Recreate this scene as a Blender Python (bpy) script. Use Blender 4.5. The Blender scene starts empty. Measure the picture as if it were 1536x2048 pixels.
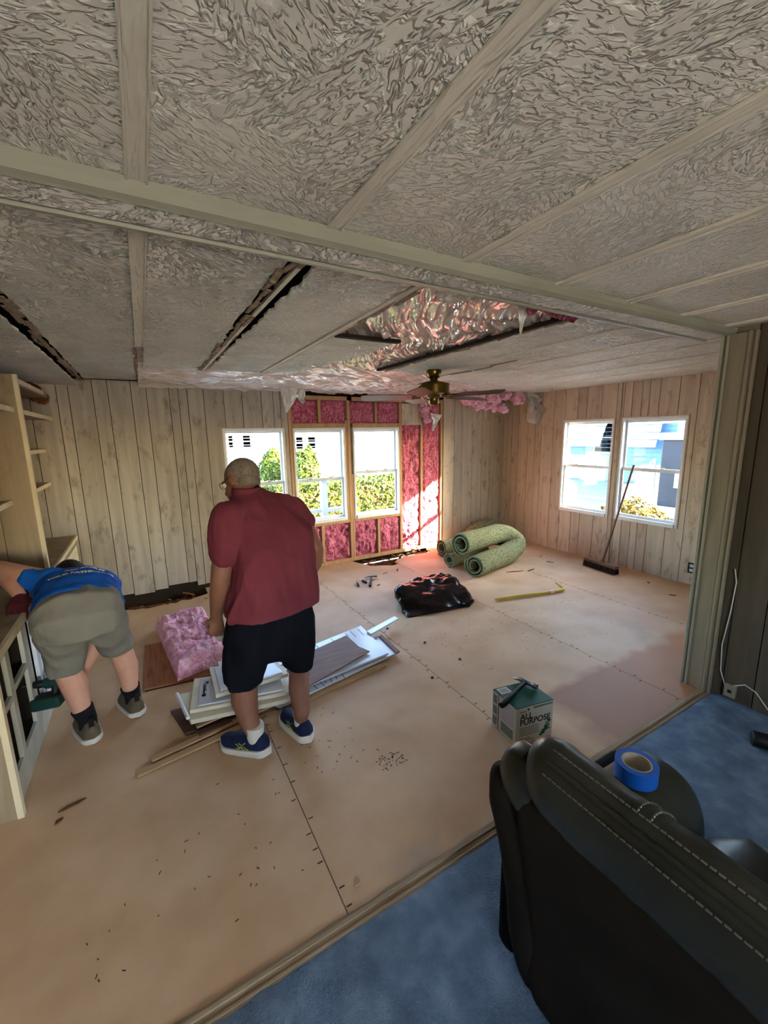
import bpy, bmesh, math, random
import numpy as np
from mathutils import Vector, Matrix
from mathutils.bvhtree import BVHTree
random.seed(7); RNG = np.random.default_rng(7)
R = math.radians
scene = bpy.context.scene
COL = scene.collection

# ------------------------------------------------------------------ camera
YAW, PITCH, ROLL, FPX, CAMH = R(29.866), R(10.45), R(-1.024), 829.41, 1.70
_sy, _cy, _sp, _cp = math.sin(YAW), math.cos(YAW), math.sin(PITCH), math.cos(PITCH)
FWD = np.array([_sy*_cp, _cy*_cp, -_sp]); _r0 = np.array([_cy, -_sy, 0.0]); _u0 = np.cross(_r0, FWD)
RGT = _r0*math.cos(ROLL) + _u0*math.sin(ROLL); UPV = -_r0*math.sin(ROLL) + _u0*math.cos(ROLL)
CAM = np.array([0, 0, CAMH])
cd = bpy.data.cameras.new('camera'); cam = bpy.data.objects.new('camera', cd); COL.objects.link(cam)
cd.sensor_width = 36; cd.lens = FPX*36/2048; cd.clip_start = .02; cd.clip_end = 300
m = Matrix(((RGT[0], UPV[0], -FWD[0], 0), (RGT[1], UPV[1], -FWD[1], 0), (RGT[2], UPV[2], -FWD[2], CAMH), (0, 0, 0, 1)))
cam.matrix_world = m; scene.camera = cam

# ------------------------------------------------------------------ world, sun, exposure
SKY, SUN, EXPO = 1.0, 23.0, 2.3
w = bpy.data.worlds.new('sky'); scene.world = w; w.use_nodes = True
nt = w.node_tree; bg = nt.nodes['Background']
sky = nt.nodes.new('ShaderNodeTexSky'); sky.sky_type = 'NISHITA'; sky.sun_disc = False
sky.sun_elevation = R(22); sky.sun_rotation = math.atan2(1.1, -1.0); sky.air_density = 1.0; sky.dust_density = 1.5; sky.ozone_density = 1.0
nt.links.new(sky.outputs[0], bg.inputs[0]); bg.inputs[1].default_value = SKY
sl = bpy.data.lights.new('sun', 'SUN'); sl.energy = SUN; sl.angle = R(.6); sl.color = (1, .82, .58)
so = bpy.data.objects.new('sun', sl); COL.objects.link(so); so.location = (12, -8, 12)
so.rotation_euler = Vector((-1.1, 1.0, -.60)).to_track_quat('-Z', 'Y').to_euler()
def portal(loc, rot, sx, sy):
    l = bpy.data.lights.new('window_portal', 'AREA'); l.shape = 'RECTANGLE'; l.size = sx; l.size_y = sy; l.cycles.is_portal = True
    o = bpy.data.objects.new('window_portal', l); COL.objects.link(o); o.location = loc; o.rotation_euler = rot
for xc, wd in ((1.155, .71), (1.955, .69), (2.775, .71)): portal((xc, 5.12, 1.2), (R(-90), 0, 0), wd, 1.25)
for yc in (3.51, 2.69): portal((5.28, yc, 1.23), (R(90), 0, R(90)), .73, 1.25)
portal((0.2, -2.62, 1.4), (R(90), 0, 0), 2.0, 1.2)  # portal at the unseen rear opening added to light the near room
vs = scene.view_settings; vs.view_transform = 'Standard'; vs.look = 'None'; vs.exposure = EXPO; vs.gamma = 1; vs.use_curve_mapping = False
cy = scene.cycles; cy.use_denoising = True; cy.max_bounces = 8; cy.diffuse_bounces = 5; cy.glossy_bounces = 3; cy.transmission_bounces = 4
cy.transparent_max_bounces = 10; cy.caustics_reflective = False; cy.caustics_refractive = False; cy.sample_clamp_indirect = 8

# ------------------------------------------------------------------ small helpers
def at(x, y, Z=None, Y=None, X=None):
    """world point seen at photograph pixel x, y on a known plane"""
    d = (x-768)*RGT - (y-1024)*UPV + FPX*FWD
    if Z is not None: t = (Z-CAMH)/d[2]
    elif Y is not None: t = Y/d[1]
    else: t = X/d[0]
    return CAM + d*t
def V(a): return np.array(a, float)
def unit(a): a = V(a); return a/ (np.linalg.norm(a) + 1e-12)
def lin(h):
    if isinstance(h, str):
        c = [int(h[i:i+2], 16)/255 for i in (1, 3, 5)]
        return tuple(((v+.055)/1.055)**2.4 if v > .04045 else v/12.92 for v in c) + (1,)
    return tuple(h) + (1,) if len(h) == 3 else h
def _hash(i, j, k):
    n = (i*374761393 + j*668265263 + k*2147483647 + 12345) & 0xffffffff
    n = ((n ^ (n >> 13))*1274126177) & 0xffffffff
    return ((n ^ (n >> 16)) & 0xffff)/65535.0
def vnoise(P):
    P = np.asarray(P, float); F = np.floor(P).astype(np.int64); f = P - F; f = f*f*(3-2*f); out = 0
    for a in (0, 1):
        for b in (0, 1):
            for c in (0, 1):
                wgt = (f[..., 0] if a else 1-f[..., 0])*(f[..., 1] if b else 1-f[..., 1])*(f[..., 2] if c else 1-f[..., 2])
                out = out + wgt*_hash(F[..., 0]+a, F[..., 1]+b, F[..., 2]+c)
    return out*2-1
def fbm(P, n=3):
    P = np.asarray(P, float); return sum(vnoise(P*2**k + 17.3*k)/2**k for k in range(n))
def ridged(P, n=3):
    P = np.asarray(P, float); return sum((1-2*np.abs(vnoise(P*2**k + 9.1*k)))/2**k for k in range(n))

BASE = {}     # world offset of each object built
def setp(o, label=None, cat=None, group=None, kind=None):
    if label: o['label'] = label
    if cat: o['category'] = cat
    if group: o['group'] = group
    if kind: o['kind'] = kind
    return o
def thing(name, label, cat, loc, group=None):
    o = bpy.data.objects.new(name, None); COL.objects.link(o); o.location = loc; o.empty_display_size = .05
    BASE[o] = V(loc); return setp(o, label, cat, group)
class M:
    def __init__(s): s.v = []; s.f = []
    def add(s, vs, fs):
        n = len(s.v); s.v += [tuple(map(float, p)) for p in vs]; s.f += [tuple(i+n for i in f) for f in fs]; return s
    def box(s, x0, x1, y0, y1, z0, z1):
        return s.add([(x, y, z) for z in (z0, z1) for y in (y0, y1) for x in (x0, x1)],
                     [(0, 2, 3, 1), (4, 5, 7, 6), (0, 1, 5, 4), (2, 6, 7, 3), (0, 4, 6, 2), (1, 3, 7, 5)])
    def obox(s, c, ax, ay, az):
        c, ax, ay, az = map(V, (c, ax, ay, az))
        if np.dot(np.cross(ax, ay), az) < 0: ax = -ax
        return s.add([c + i*ax + j*ay + k*az for k in (-1, 1) for j in (-1, 1) for i in (-1, 1)],
                     [(0, 2, 3, 1), (4, 5, 7, 6), (0, 1, 5, 4), (2, 6, 7, 3), (0, 4, 6, 2), (1, 3, 7, 5)])
    def bar(s, p, q, wd, h, up=(0, 0, 1)):
        p, q = V(p), V(q); d = unit(q-p); sd = unit(np.cross(d, up)); u = np.cross(sd, d)
        return s.obox((p+q)/2, (q-p)/2, sd*wd/2, u*h/2)
    def prism(s, pts, z0, z1):
        n = len(pts); a = sum(pts[i][0]*pts[(i+1) % n][1]-pts[(i+1) % n][0]*pts[i][1] for i in range(n))
        if a < 0: pts = pts[::-1]
        return s.add([(p[0], p[1], z0) for p in pts]+[(p[0], p[1], z1) for p in pts],
                     [tuple(range(n-1, -1, -1)), tuple(range(n, 2*n))]+[(i, (i+1) % n, n+(i+1) % n, n+i) for i in range(n)])
    def slab(s, top, th):
        """prism from a tilted polygon (3d points), extruded straight down"""
        top = [V(p) for p in top]; n = len(top)
        a = sum(top[i][0]*top[(i+1) % n][1]-top[(i+1) % n][0]*top[i][1] for i in range(n))
        if a < 0: top = top[::-1]
        return s.add([p-V((0, 0, th)) for p in top]+top, [tuple(range(n-1, -1, -1)), tuple(range(n, 2*n))]+[(i, (i+1) % n, n+(i+1) % n, n+i) for i in range(n)])
    def loft(s, rings, cap=True):
        n = len(rings[0]); vs = [p for r in rings for p in r]; fs = []
        for a in range(len(rings)-1):
            for i in range(n):
                j = (i+1) % n; fs.append((a*n+i, a*n+j, (a+1)*n+j, (a+1)*n+i))
        if cap: fs += [tuple(range(n-1, -1, -1)), tuple(range((len(rings)-1)*n, len(rings)*n))]
        return s.add(vs, fs)
    def tube(s, pts, r, n=8, cap=True, prof=None):
        pts = [V(p) for p in pts]; k = len(pts); rr = r if hasattr(r, '__len__') else [r]*k
        T = [unit(pts[min(i+1, k-1)]-pts[max(i-1, 0)]) for i in range(k)]
        u = unit(np.cross(T[0], (0, 0, 1) if abs(T[0][2]) < .9 else (1, 0, 0))); rings = []
        for i in range(k):
            u = unit(u - np.dot(u, T[i])*T[i]); w_ = np.cross(T[i], u)
            if prof is None: rings.append([pts[i]+rr[i]*(math.cos(a)*u+math.sin(a)*w_) for a in np.linspace(0, 2*math.pi, n, endpoint=False)])
            else: rings.append([pts[i]+rr[i]*(a*u+b*w_) for a, b in prof])
        return s.loft(rings, cap)
    def cyl(s, p, q, r0, r1=None, n=16): return s.tube([p, q], [r0, r0 if r1 is None else r1], n)
    def lathe(s, c, prof, n=24, axis=None):
        c = V(c)
        return s.loft([[c+V((r*math.cos(a), r*math.sin(a), z)) for a in np.linspace(0, 2*math.pi, n, endpoint=False)] for r, z in prof])
    def ball(s, c, r, n=12, ax=None):
        c = V(c); r = V(r if hasattr(r, '__len__') else (r, r, r)); A = np.eye(3) if ax is None else np.array([unit(a) for a in ax])
        rings = []
        for t in np.linspace(-math.pi/2+.12, math.pi/2-.12, n):
            rings.append([c + A.T @ (r*V((math.cos(t)*math.cos(a), math.cos(t)*math.sin(a), math.sin(t)))) for a in np.linspace(0, 2*math.pi, n*2, endpoint=False)])
        return s.loft(rings)
    def caps(s, p, q, r0, r1, n=7):
        p, q = V(p), V(q); s.ball(p, r0, n); s.ball(q, r1, n); return s.tube([p, q], [r0, r1], 14)
    def chain(s, pts, rs, n=7):
        for i in range(len(pts)-1): s.caps(pts[i], pts[i+1], rs[i], rs[i+1], n)
        return s
    def grid(s, fn, nu, nv):
        vs = [fn(i/nu, j/nv) for j in range(nv+1) for i in range(nu+1)]
        return s.add(vs, [(j*(nu+1)+i, j*(nu+1)+i+1, (j+1)*(nu+1)+i+1, (j+1)*(nu+1)+i) for j in range(nv) for i in range(nu)])
    def build(s, name, mt, parent=None, smooth=False, bevel=0, seg=2, label=None, cat=None, group=None, kind=None, fix=False, sub=0):
        off = BASE.get(parent, V((0, 0, 0)))
        own = V((0, 0, 0))
        if parent is None and kind != 'structure':
            a = np.array(s.v); own = V((a[:, 0].mean(), a[:, 1].mean(), a[:, 2].min())); off = own
        me = bpy.data.meshes.new(name); me.from_pydata([tuple(V(p)-off) for p in s.v], [], s.f); me.update()
        if fix:
            b = bmesh.new(); b.from_mesh(me); bmesh.ops.recalc_face_normals(b, faces=b.faces); b.to_mesh(me); b.free()
        me.materials.append(mt); o = bpy.data.objects.new(name, me); COL.objects.link(o)
        o.location = own; BASE[o] = off
        if parent is not None: o.parent = parent
        if bevel:
            md = o.modifiers.new('bevel', 'BEVEL'); md.width = bevel; md.segments = seg; md.limit_method = 'ANGLE'; md.angle_limit = R(40)
        if sub:
            md = o.modifiers.new('sub', 'SUBSURF'); md.levels = sub; md.render_levels = sub
        if smooth:
            me.polygons.foreach_set('use_smooth', [True]*len(me.polygons)); me.set_sharp_from_angle(angle=R(50))
        return setp(o, label, cat, group, kind)
def remesh(mb, name, mt, parent, voxel=.007, smooth=4, wrinkle=None, label=None):
    """one continuous surface out of overlapping closed solids"""
    o = mb.build(name, mt, parent, fix=True)
    md = o.modifiers.new('r', 'REMESH'); md.mode = 'VOXEL'; md.voxel_size = voxel
    if smooth:
        md = o.modifiers.new('s', 'SMOOTH'); md.factor = .5; md.iterations = smooth
    dg = bpy.context.evaluated_depsgraph_get(); me = bpy.data.meshes.new_from_object(o.evaluated_get(dg))
    o.modifiers.clear(); old = o.data; o.data = me; bpy.data.meshes.remove(old)
    if wrinkle:
        n = len(me.vertices); co = np.empty(n*3); me.vertices.foreach_get('co', co); co = co.reshape(-1, 3)
        no = np.empty(n*3); me.vertices.foreach_get('normal', no); no = no.reshape(-1, 3)
        for (sx, sy, sz, amp, kind) in wrinkle:
            q = co*V((sx, sy, sz)) + 3.7
            d = ridged(q, 2) if kind == 'r' else fbm(q, 2)
            co = co + no*(d*amp)[:, None]
        me.vertices.foreach_set('co', co.ravel()); me.update()
    me.polygons.foreach_set('use_smooth', [True]*len(me.polygons))
    if label: o['label'] = label
    return o

# ------------------------------------------------------------------ materials
def mat(name, cols, rough=.7, scale=(6, 6, 6), detail=4, dist=0., bump=None, metal=0., spec=.3, rand=0., pos=None, coord='Object', alpha=None, sheen=0., coat=0.):
    """procedural: noise -> colour ramp; bump = (scale xyz, strength, distance)"""
    mt = bpy.data.materials.new(name); mt.use_nodes = True; n = mt.node_tree.nodes; l = mt.node_tree.links; b = n['Principled BSDF']
    b.inputs['Roughness'].default_value = rough; b.inputs['Metallic'].default_value = metal; b.inputs['Specular IOR Level'].default_value = spec
    b.inputs['Coat Weight'].default_value = coat
    tc = n.new('ShaderNodeTexCoord'); cols = [lin(c) for c in (cols if isinstance(cols, list) else [cols])]
    vec = tc.outputs[coord]
    if rand:
        oi = n.new('ShaderNodeObjectInfo'); ad = n.new('ShaderNodeVectorMath'); ad.operation = 'ADD'
        mu = n.new('ShaderNodeMath'); mu.operation = 'MULTIPLY'; mu.inputs[1].default_value = 37.0; l.new(oi.outputs['Random'], mu.inputs[0])
        l.new(vec, ad.inputs[0]); l.new(mu.outputs[0], ad.inputs[1]); vec = ad.outputs[0]
    mp = n.new('ShaderNodeMapping'); mp.inputs['Scale'].default_value = scale; l.new(vec, mp.inputs['Vector'])
    nz = n.new('ShaderNodeTexNoise'); nz.inputs['Scale'].default_value = 1; nz.inputs['Detail'].default_value = detail; nz.inputs['Distortion'].default_value = dist
    l.new(mp.outputs[0], nz.inputs['Vector'])
    cr = n.new('ShaderNodeValToRGB'); e = cr.color_ramp.elements
    if len(cols) == 1: cols = [tuple(c*.92 for c in cols[0][:3])+(1,), tuple(min(1, c*1.06) for c in cols[0][:3])+(1,)]
    e[0].position = .3; e[1].position = .7; e[0].color = cols[0]; e[1].color = cols[-1]
    for i, c in enumerate(cols[1:-1]):
        x = e.new(.3+.4*(i+1)/(len(cols)-1)); x.color = c
    l.new(nz.outputs['Fac'], cr.inputs[0]); out = cr.outputs[0]
    if rand:
        hs = n.new('ShaderNodeHueSaturation'); mr = n.new('ShaderNodeMapRange'); mr.inputs[3].default_value = 1-rand; mr.inputs[4].default_value = 1+rand
        l.new(oi.outputs['Random'], mr.inputs[0]); l.new(mr.outputs[0], hs.inputs['Value']); l.new(out, hs.inputs['Color']); out = hs.outputs[0]
    l.new(out, b.inputs['Base Color'])
    if bump:
        mp2 = n.new('ShaderNodeMapping'); mp2.inputs['Scale'].default_value = bump[0]; l.new(vec, mp2.inputs['Vector'])
        n2 = n.new('ShaderNodeTexNoise'); n2.inputs['Scale'].default_value = 1; n2.inputs['Detail'].default_value = 3; l.new(mp2.outputs[0], n2.inputs['Vector'])
        bp = n.new('ShaderNodeBump'); bp.inputs['Strength'].default_value = bump[1]; bp.inputs['Distance'].default_value = bump[2]
        l.new(n2.outputs['Fac'], bp.inputs['Height']); l.new(bp.outputs[0], b.inputs['Normal'])
    mt['cr'] = 0
    return mt
def nodes(mt): return mt.node_tree.nodes, mt.node_tree.links, mt.node_tree.nodes['Principled BSDF']
def mixcol(n, l, a, b_, fac):
    mx = n.new('ShaderNodeMix'); mx.data_type = 'RGBA'
    if hasattr(a, 'links'): l.new(a, mx.inputs[6])
    else: mx.inputs[6].default_value = lin(a)
    if hasattr(b_, 'links'): l.new(b_, mx.inputs[7])
    else: mx.inputs[7].default_value = lin(b_)
    l.new(fac, mx.inputs[0]); return mx.outputs[2]
def ramp(n, l, src, p0, p1, c0=0., c1=1.):
    mr = n.new('ShaderNodeMapRange'); mr.inputs[1].default_value = p0; mr.inputs[2].default_value = p1; mr.inputs[3].default_value = c0; mr.inputs[4].default_value = c1
    l.new(src, mr.inputs[0]); return mr.outputs[0]
def noise_out(n, l, scale, detail=3, dist=0, coord='Object', offs=(0, 0, 0)):
    tc = n.new('ShaderNodeTexCoord'); mp = n.new('ShaderNodeMapping'); mp.inputs['Scale'].default_value = scale; mp.inputs['Location'].default_value = offs
    l.new(tc.outputs[coord], mp.inputs['Vector']); nz = n.new('ShaderNodeTexNoise'); nz.inputs['Scale'].default_value = 1
    nz.inputs['Detail'].default_value = detail; nz.inputs['Distortion'].default_value = dist; l.new(mp.outputs[0], nz.inputs['Vector']); return nz.outputs['Fac']

# printed wood-grain panelling: pale, washed boards with brown smudges
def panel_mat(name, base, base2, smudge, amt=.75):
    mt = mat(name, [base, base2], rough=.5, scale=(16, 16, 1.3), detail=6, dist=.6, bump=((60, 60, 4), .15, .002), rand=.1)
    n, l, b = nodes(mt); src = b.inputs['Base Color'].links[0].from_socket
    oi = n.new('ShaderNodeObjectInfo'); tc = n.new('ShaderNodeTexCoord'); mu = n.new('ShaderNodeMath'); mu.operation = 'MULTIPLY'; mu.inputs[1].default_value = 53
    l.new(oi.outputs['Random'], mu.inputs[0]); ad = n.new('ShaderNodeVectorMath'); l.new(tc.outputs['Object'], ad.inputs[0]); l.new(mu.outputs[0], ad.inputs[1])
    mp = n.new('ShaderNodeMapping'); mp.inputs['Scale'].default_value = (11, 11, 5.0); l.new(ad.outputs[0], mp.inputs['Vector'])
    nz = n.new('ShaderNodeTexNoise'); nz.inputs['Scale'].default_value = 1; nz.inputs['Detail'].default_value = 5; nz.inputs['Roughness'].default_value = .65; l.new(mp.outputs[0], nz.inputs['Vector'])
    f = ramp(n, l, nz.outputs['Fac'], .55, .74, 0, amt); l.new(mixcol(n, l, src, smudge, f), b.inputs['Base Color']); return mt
PANEL = panel_mat('washed_panel', '#a29a8d', '#b8b1a4', '#6b5c48')
PANEL_R = panel_mat('washed_panel_right', '#ae9f89', '#c4b6a0', '#75593f')
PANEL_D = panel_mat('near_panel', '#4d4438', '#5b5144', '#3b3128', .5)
CASE = panel_mat('bookcase_panel', '#8f7f66', '#a39379', '#6b563d', .5)
EDGE = mat('pale_edge', ['#cdbf9b', '#e2d6b6'], rough=.5, scale=(8, 8, 3))
BACKER = mat('groove_backer', ['#1f170f', '#2a2016'], rough=.9)

# stamped ceiling texture: short worm-like ridges running different ways from patch to patch
def ceil_mat(name, col, sc, st, grain=None, dist=.014):
    mt = mat(name, [col], rough=.6, scale=(3, 3, 3)); n, l, b = nodes(mt)
    pos = n.new('ShaderNodeNewGeometry').outputs['Position']
    def nz(scale, det=1.5, ds=.5, ang=0, loc=(0, 0, 0)):
        mp0 = n.new('ShaderNodeMapping'); mp0.inputs['Rotation'].default_value = (0, 0, ang); mp0.inputs['Location'].default_value = loc; l.new(pos, mp0.inputs['Vector'])
        mp = n.new('ShaderNodeMapping'); mp.inputs['Scale'].default_value = scale; l.new(mp0.outputs[0], mp.inputs['Vector'])
        t = n.new('ShaderNodeTexNoise'); t.inputs['Scale'].default_value = 1; t.inputs['Detail'].default_value = det; t.inputs['Distortion'].default_value = ds; l.new(mp.outputs[0], t.inputs['Vector']); return t.outputs['Fac']
    def mixf(a, b_, f):
        mx = n.new('ShaderNodeMix'); l.new(f, mx.inputs[0]); l.new(a, mx.inputs[2]); l.new(b_, mx.inputs[3]); return mx.outputs[0]
    if grain: h = ramp(n, l, nz(grain), .44, .60)
    else:
        hs_ = [ramp(n, l, nz((sc*1.9, sc*.75, 1), 2, .7, a_, (k*3.1, k*1.7, k)), .45, .58) for k, a_ in enumerate((.2, 1.0, 1.85, 2.7))]
        h = mixf(mixf(hs_[0], hs_[1], ramp(n, l, nz((4.2, 4.2, 1), 1, 0), .47, .53)), mixf(hs_[2], hs_[3], ramp(n, l, nz((4.0, 4.0, 1), 1, 0, 0, (9, 2, 1)), .47, .53)), ramp(n, l, nz((3.5, 3.5, 1), 1, 0, 0, (3, 7, 4)), .47, .53))
    k = ramp(n, l, nz((2.6, 2.6, 1), 1, 0, 0, (5, 5, 5)), .35, .6, .35, 1)
    mu = n.new('ShaderNodeMath'); mu.operation = 'MULTIPLY'; l.new(h, mu.inputs[0]); l.new(k, mu.inputs[1])
    bp = n.new('ShaderNodeBump'); bp.inputs['Strength'].default_value = st; bp.inputs['Distance'].default_value = dist
    l.new(mu.outputs[0], bp.inputs['Height']); l.new(bp.outputs[0], b.inputs['Normal']); return mt
CEIL = ceil_mat('stamped_ceiling', '#e2dfd4', 42, 1.0, None, .012)
CEIL_F = ceil_mat('stamped_ceiling_far', '#f0eee4', 32, 1.0, None, .08)
BATTEN = ceil_mat('ceiling_batten', '#ded8c9', 20, .6, (70, 9, 20), .008)
TRIMW = mat('painted_trim', ['#8e8d7e', '#9a9989'], rough=.45, scale=(2, 2, 2))
POST = mat('painted_post', ['#857a66', '#928671'], rough=.6, scale=(30, 30, 4), bump=((80, 80, 30), .15, .002))
TORN = mat('torn_board', ['#7a6755', '#a89682'], rough=.9, scale=(30, 30, 30), bump=((60, 60, 60), .6, .006))
DARKGAP = mat('dark_gap', ['#1d1712', '#2c231b'], rough=.95)
STUD = mat('bare_stud', ['#a5805c', '#bd9a74'], rough=.7, scale=(20, 20, 3), bump=((70, 70, 8), .3, .002))
ROT = mat('rotten_wood', ['#3d2516', '#70482b', '#8f633d'], rough=.95, scale=(14, 14, 14), bump=((40, 40, 40), .8, .01))
INS = mat('pink_fibreglass', ['#8a3348', '#c46a80', '#dd93a4'], rough=1, scale=(26, 26, 15), detail=7, dist=1.5, bump=((60, 60, 40), 1, .02), spec=.05)
INS2 = mat('loose_pink_fibreglass', ['#c4798f', '#e3a9bb', '#efc6d3'], rough=1, scale=(18, 18, 18), detail=6, dist=1, bump=((50, 50, 50), 1, .015), spec=.05)

def floor_mat():
    mt = mat('particleboard', ['#bb9a78', '#c6a685', '#ceb092'], rough=.55, scale=(3, 3, 3), detail=6, bump=((260, 260, 260), .12, .001), spec=.2)
    n, l, b = nodes(mt); src = b.inputs['Base Color'].links[0].from_socket
    geo = n.new('ShaderNodeNewGeometry'); sx = n.new('ShaderNodeSeparateXYZ'); l.new(geo.outputs['Position'], sx.inputs[0])
    def nz(sc, det=3):
        mp = n.new('ShaderNodeMapping'); mp.inputs['Scale'].default_value = sc; l.new(geo.outputs['Position'], mp.inputs['Vector'])
        t = n.new('ShaderNodeTexNoise'); t.inputs['Scale'].default_value = 1; t.inputs['Detail'].default_value = det; l.new(mp.outputs[0], t.inputs['Vector']); return t.outputs['Fac']
    def add(a, b_, op='ADD'):
        q = n.new('ShaderNodeMath'); q.operation = op
        for i, v in enumerate((a, b_)):
            if hasattr(v, 'links'): l.new(v, q.inputs[i])
            else: q.inputs[i].default_value = v
        return q.outputs[0]
    # fine dark fibres and specks
    sp = ramp(n, l, nz((120, 120, 120), 2), .66, .78, 0, .35); c = mixcol(n, l, src, '#7d5a3a', sp)
    # old reddish stain along the opening, right half
    wob = add(add(nz((2.5, 2.5, 2.5)), .5, 'SUBTRACT'), .35, 'MULTIPLY')
    fy = ramp(n, l, add(sx.outputs[1], wob), 1.66, 1.58); fx = ramp(n, l, add(sx.outputs[0], wob), 1.98, 2.12)
    f = add(add(fy, fx, 'MULTIPLY'), .8, 'MULTIPLY'); stain = mixcol(n, l, '#94674e', '#b5733c', ramp(n, l, sx.outputs[0], 2.5, 3.6)); c = mixcol(n, l, c, stain, f)
    fz = add(add(ramp(n, l, add(sx.outputs[1], wob), 3.1, 2.9), ramp(n, l, add(sx.outputs[0], wob), 3.4, 3.9), 'MULTIPLY'), .3, 'MULTIPLY'); c = mixcol(n, l, c, '#c98b4c', fz)
    # scuffed grey patch of old adhesive by the carpet, brownish dirt near the bookcase
    g = add(ramp(n, l, nz((4, 4, 4), 4), .52, .68, 0, .6), add(ramp(n, l, sx.outputs[1], 1.45, 1.2), add(ramp(n, l, sx.outputs[0], .6, .75), ramp(n, l, sx.outputs[0], 1.35, 1.1), 'MULTIPLY'), 'MULTIPLY'), 'MULTIPLY')
    c = mixcol(n, l, c, '#9c9085', g)
    d = ramp(n, l, nz((1.3, 1.3, 1.3), 4), .5, .75, 0, .25); c = mixcol(n, l, c, '#9a6f48', d)
    l.new(c, b.inputs['Base Color']); return mt
FLOOR = floor_mat()
CARPET = mat('blue_carpet', ['#5d7085', '#6f849b', '#869bb0'], rough=1, scale=(9, 9, 9), detail=8, bump=((180, 180, 180), 1, .012), spec=.05)
FLOORWOOD = mat('threshold_wood', ['#8d7a62', '#a8957c'], rough=.8, scale=(4, 60, 30), bump=((6, 120, 60), .6, .004))
ALU = mat('white_aluminium', ['#d8dcdc', '#e6e9e8'], rough=.35, spec=.4)
def glass_mat():
    mt = bpy.data.materials.new('window_glass'); mt.use_nodes = True; n = mt.node_tree.nodes; l = mt.node_tree.links; n.remove(n['Principled BSDF'])
    t = n.new('ShaderNodeBsdfTransparent'); t.inputs[0].default_value = (.95, .97, .97, 1); g = n.new('ShaderNodeBsdfGlossy'); g.inputs['Roughness'].default_value = .02
    lw = n.new('ShaderNodeLayerWeight'); lw.inputs[0].default_value = .2; fr = n.new('ShaderNodeMath'); fr.operation = 'MULTIPLY'; fr.inputs[1].default_value = .5; l.new(lw.outputs['Facing'], fr.inputs[0]); mx = n.new('ShaderNodeMixShader')
    l.new(fr.outputs[0], mx.inputs[0]); l.new(t.outputs[0], mx.inputs[1]); l.new(g.outputs[0], mx.inputs[2]); l.new(mx.outputs[0], n['Material Output'].inputs[0]); return mt
GLASS = glass_mat()
def film_mat(name, col, alpha, rough=.18):
    mt = bpy.data.materials.new(name); mt.use_nodes = True; n = mt.node_tree.nodes; l = mt.node_tree.links; b = n['Principled BSDF']
    b.inputs['Base Color'].default_value = lin(col); b.inputs['Roughness'].default_value = rough; b.inputs['Specular IOR Level'].default_value = .8
    b.inputs['Alpha'].default_value = alpha; b.inputs['Coat Weight'].default_value = .6; b.inputs['Coat Roughness'].default_value = .06; return mt
FILM = film_mat('vapour_barrier_film', '#e2d6cc', .8, .1)
CLEARFILM = film_mat('clear_film', '#dcd6d0', .45, .15)
WHITEFILM = film_mat('torn_white_film', '#e9e6e0', .9, .4)
SKIN = mat('skin', ['#7d5443', '#8c6150'], rough=.5, scale=(9, 9, 9), spec=.3, bump=((150, 150, 150), .06, .002))
SKIN2 = mat('skin_pale', ['#c08c76', '#cf9c86'], rough=.5, scale=(9, 9, 9), spec=.3, bump=((150, 150, 150), .06, .002))
MAROON = mat('maroon_jersey', ['#6a2f3b', '#7a3a47'], rough=.9, scale=(5, 5, 5), bump=((300, 300, 300), .15, .001), spec=.1)
BLACKCLOTH = mat('black_cloth', ['#0b0d14', '#12151f'], rough=.9, scale=(8, 8, 8), bump=((240, 240, 240), .2, .001), spec=.1)
BLUETEE = mat('royal_blue_jersey', ['#1450a8', '#1b63c4'], rough=.85, scale=(5, 5, 5), bump=((300, 300, 300), .15, .001), spec=.1)
GREYSHORT = mat('grey_cloth', ['#716f68', '#807d75'], rough=.9, scale=(6, 6, 6), bump=((240, 240, 240), .2, .001), spec=.1)
HAIRG = mat('grey_hair', ['#6a6054', '#877b6d'], rough=.8, scale=(60, 60, 60), bump=((120, 120, 30), .7, .004))
HAIRB = mat('brown_hair', ['#2a1d14', '#49352a'], rough=.8, scale=(60, 60, 60), bump=((120, 120, 30), .7, .004))
SOCKW = mat('white_sock', ['#d4d2cb'], rough=.95, bump=((200, 200, 60), .4, .002))
SOCKB = mat('black_sock', ['#0d0f16'], rough=.95, bump=((200, 200, 60), .4, .002))
NAVY = mat('navy_mesh', ['#0e1730', '#17234a'], rough=.8, scale=(60, 60, 60), bump=((200, 200, 200), .4, .002))
SOLEW = mat('white_foam_sole', ['#cfccc2', '#dddad2'], rough=.6)
LIME = mat('lime_mark', ['#9fae45'], rough=.5)
KHAKI = mat('olive_suede', ['#54493a', '#6a5d4a'], rough=.9, scale=(20, 20, 20), bump=((120, 120, 120), .3, .002))
BLACKRUB = mat('black_rubber', ['#101010', '#191919'], rough=.55)
STEEL = mat('steel', ['#8d8f92', '#a9abad'], rough=.35, metal=1)
DARKSTEEL = mat('dark_steel', ['#2b2c2e', '#3a3b3d'], rough=.4, metal=.8)
BRASS = mat('antique_brass', ['#5d4a22', '#7d6632'], rough=.28, metal=1, scale=(12, 12, 12))
WALNUT = mat('fan_blade_walnut', ['#4a322a', '#5e4238'], rough=.4, scale=(4, 30, 4))
BLADEEDGE = mat('fan_blade_cane', ['#a58c74', '#b89f87'], rough=.5)
CREAMP = mat('cream_painted_wood', ['#cfc7b0', '#dcd5c1'], rough=.45, scale=(10, 10, 3))
WHITEPANEL = mat('white_laminate', ['#c9d0dc', '#d6dbe4'], rough=.22, scale=(4, 4, 4), spec=.5)
REDPLY = mat('red_brown_ply', ['#7c4a2e', '#96603f', '#a26c49'], rough=.6, scale=(30, 4, 10), dist=.5)
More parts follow.
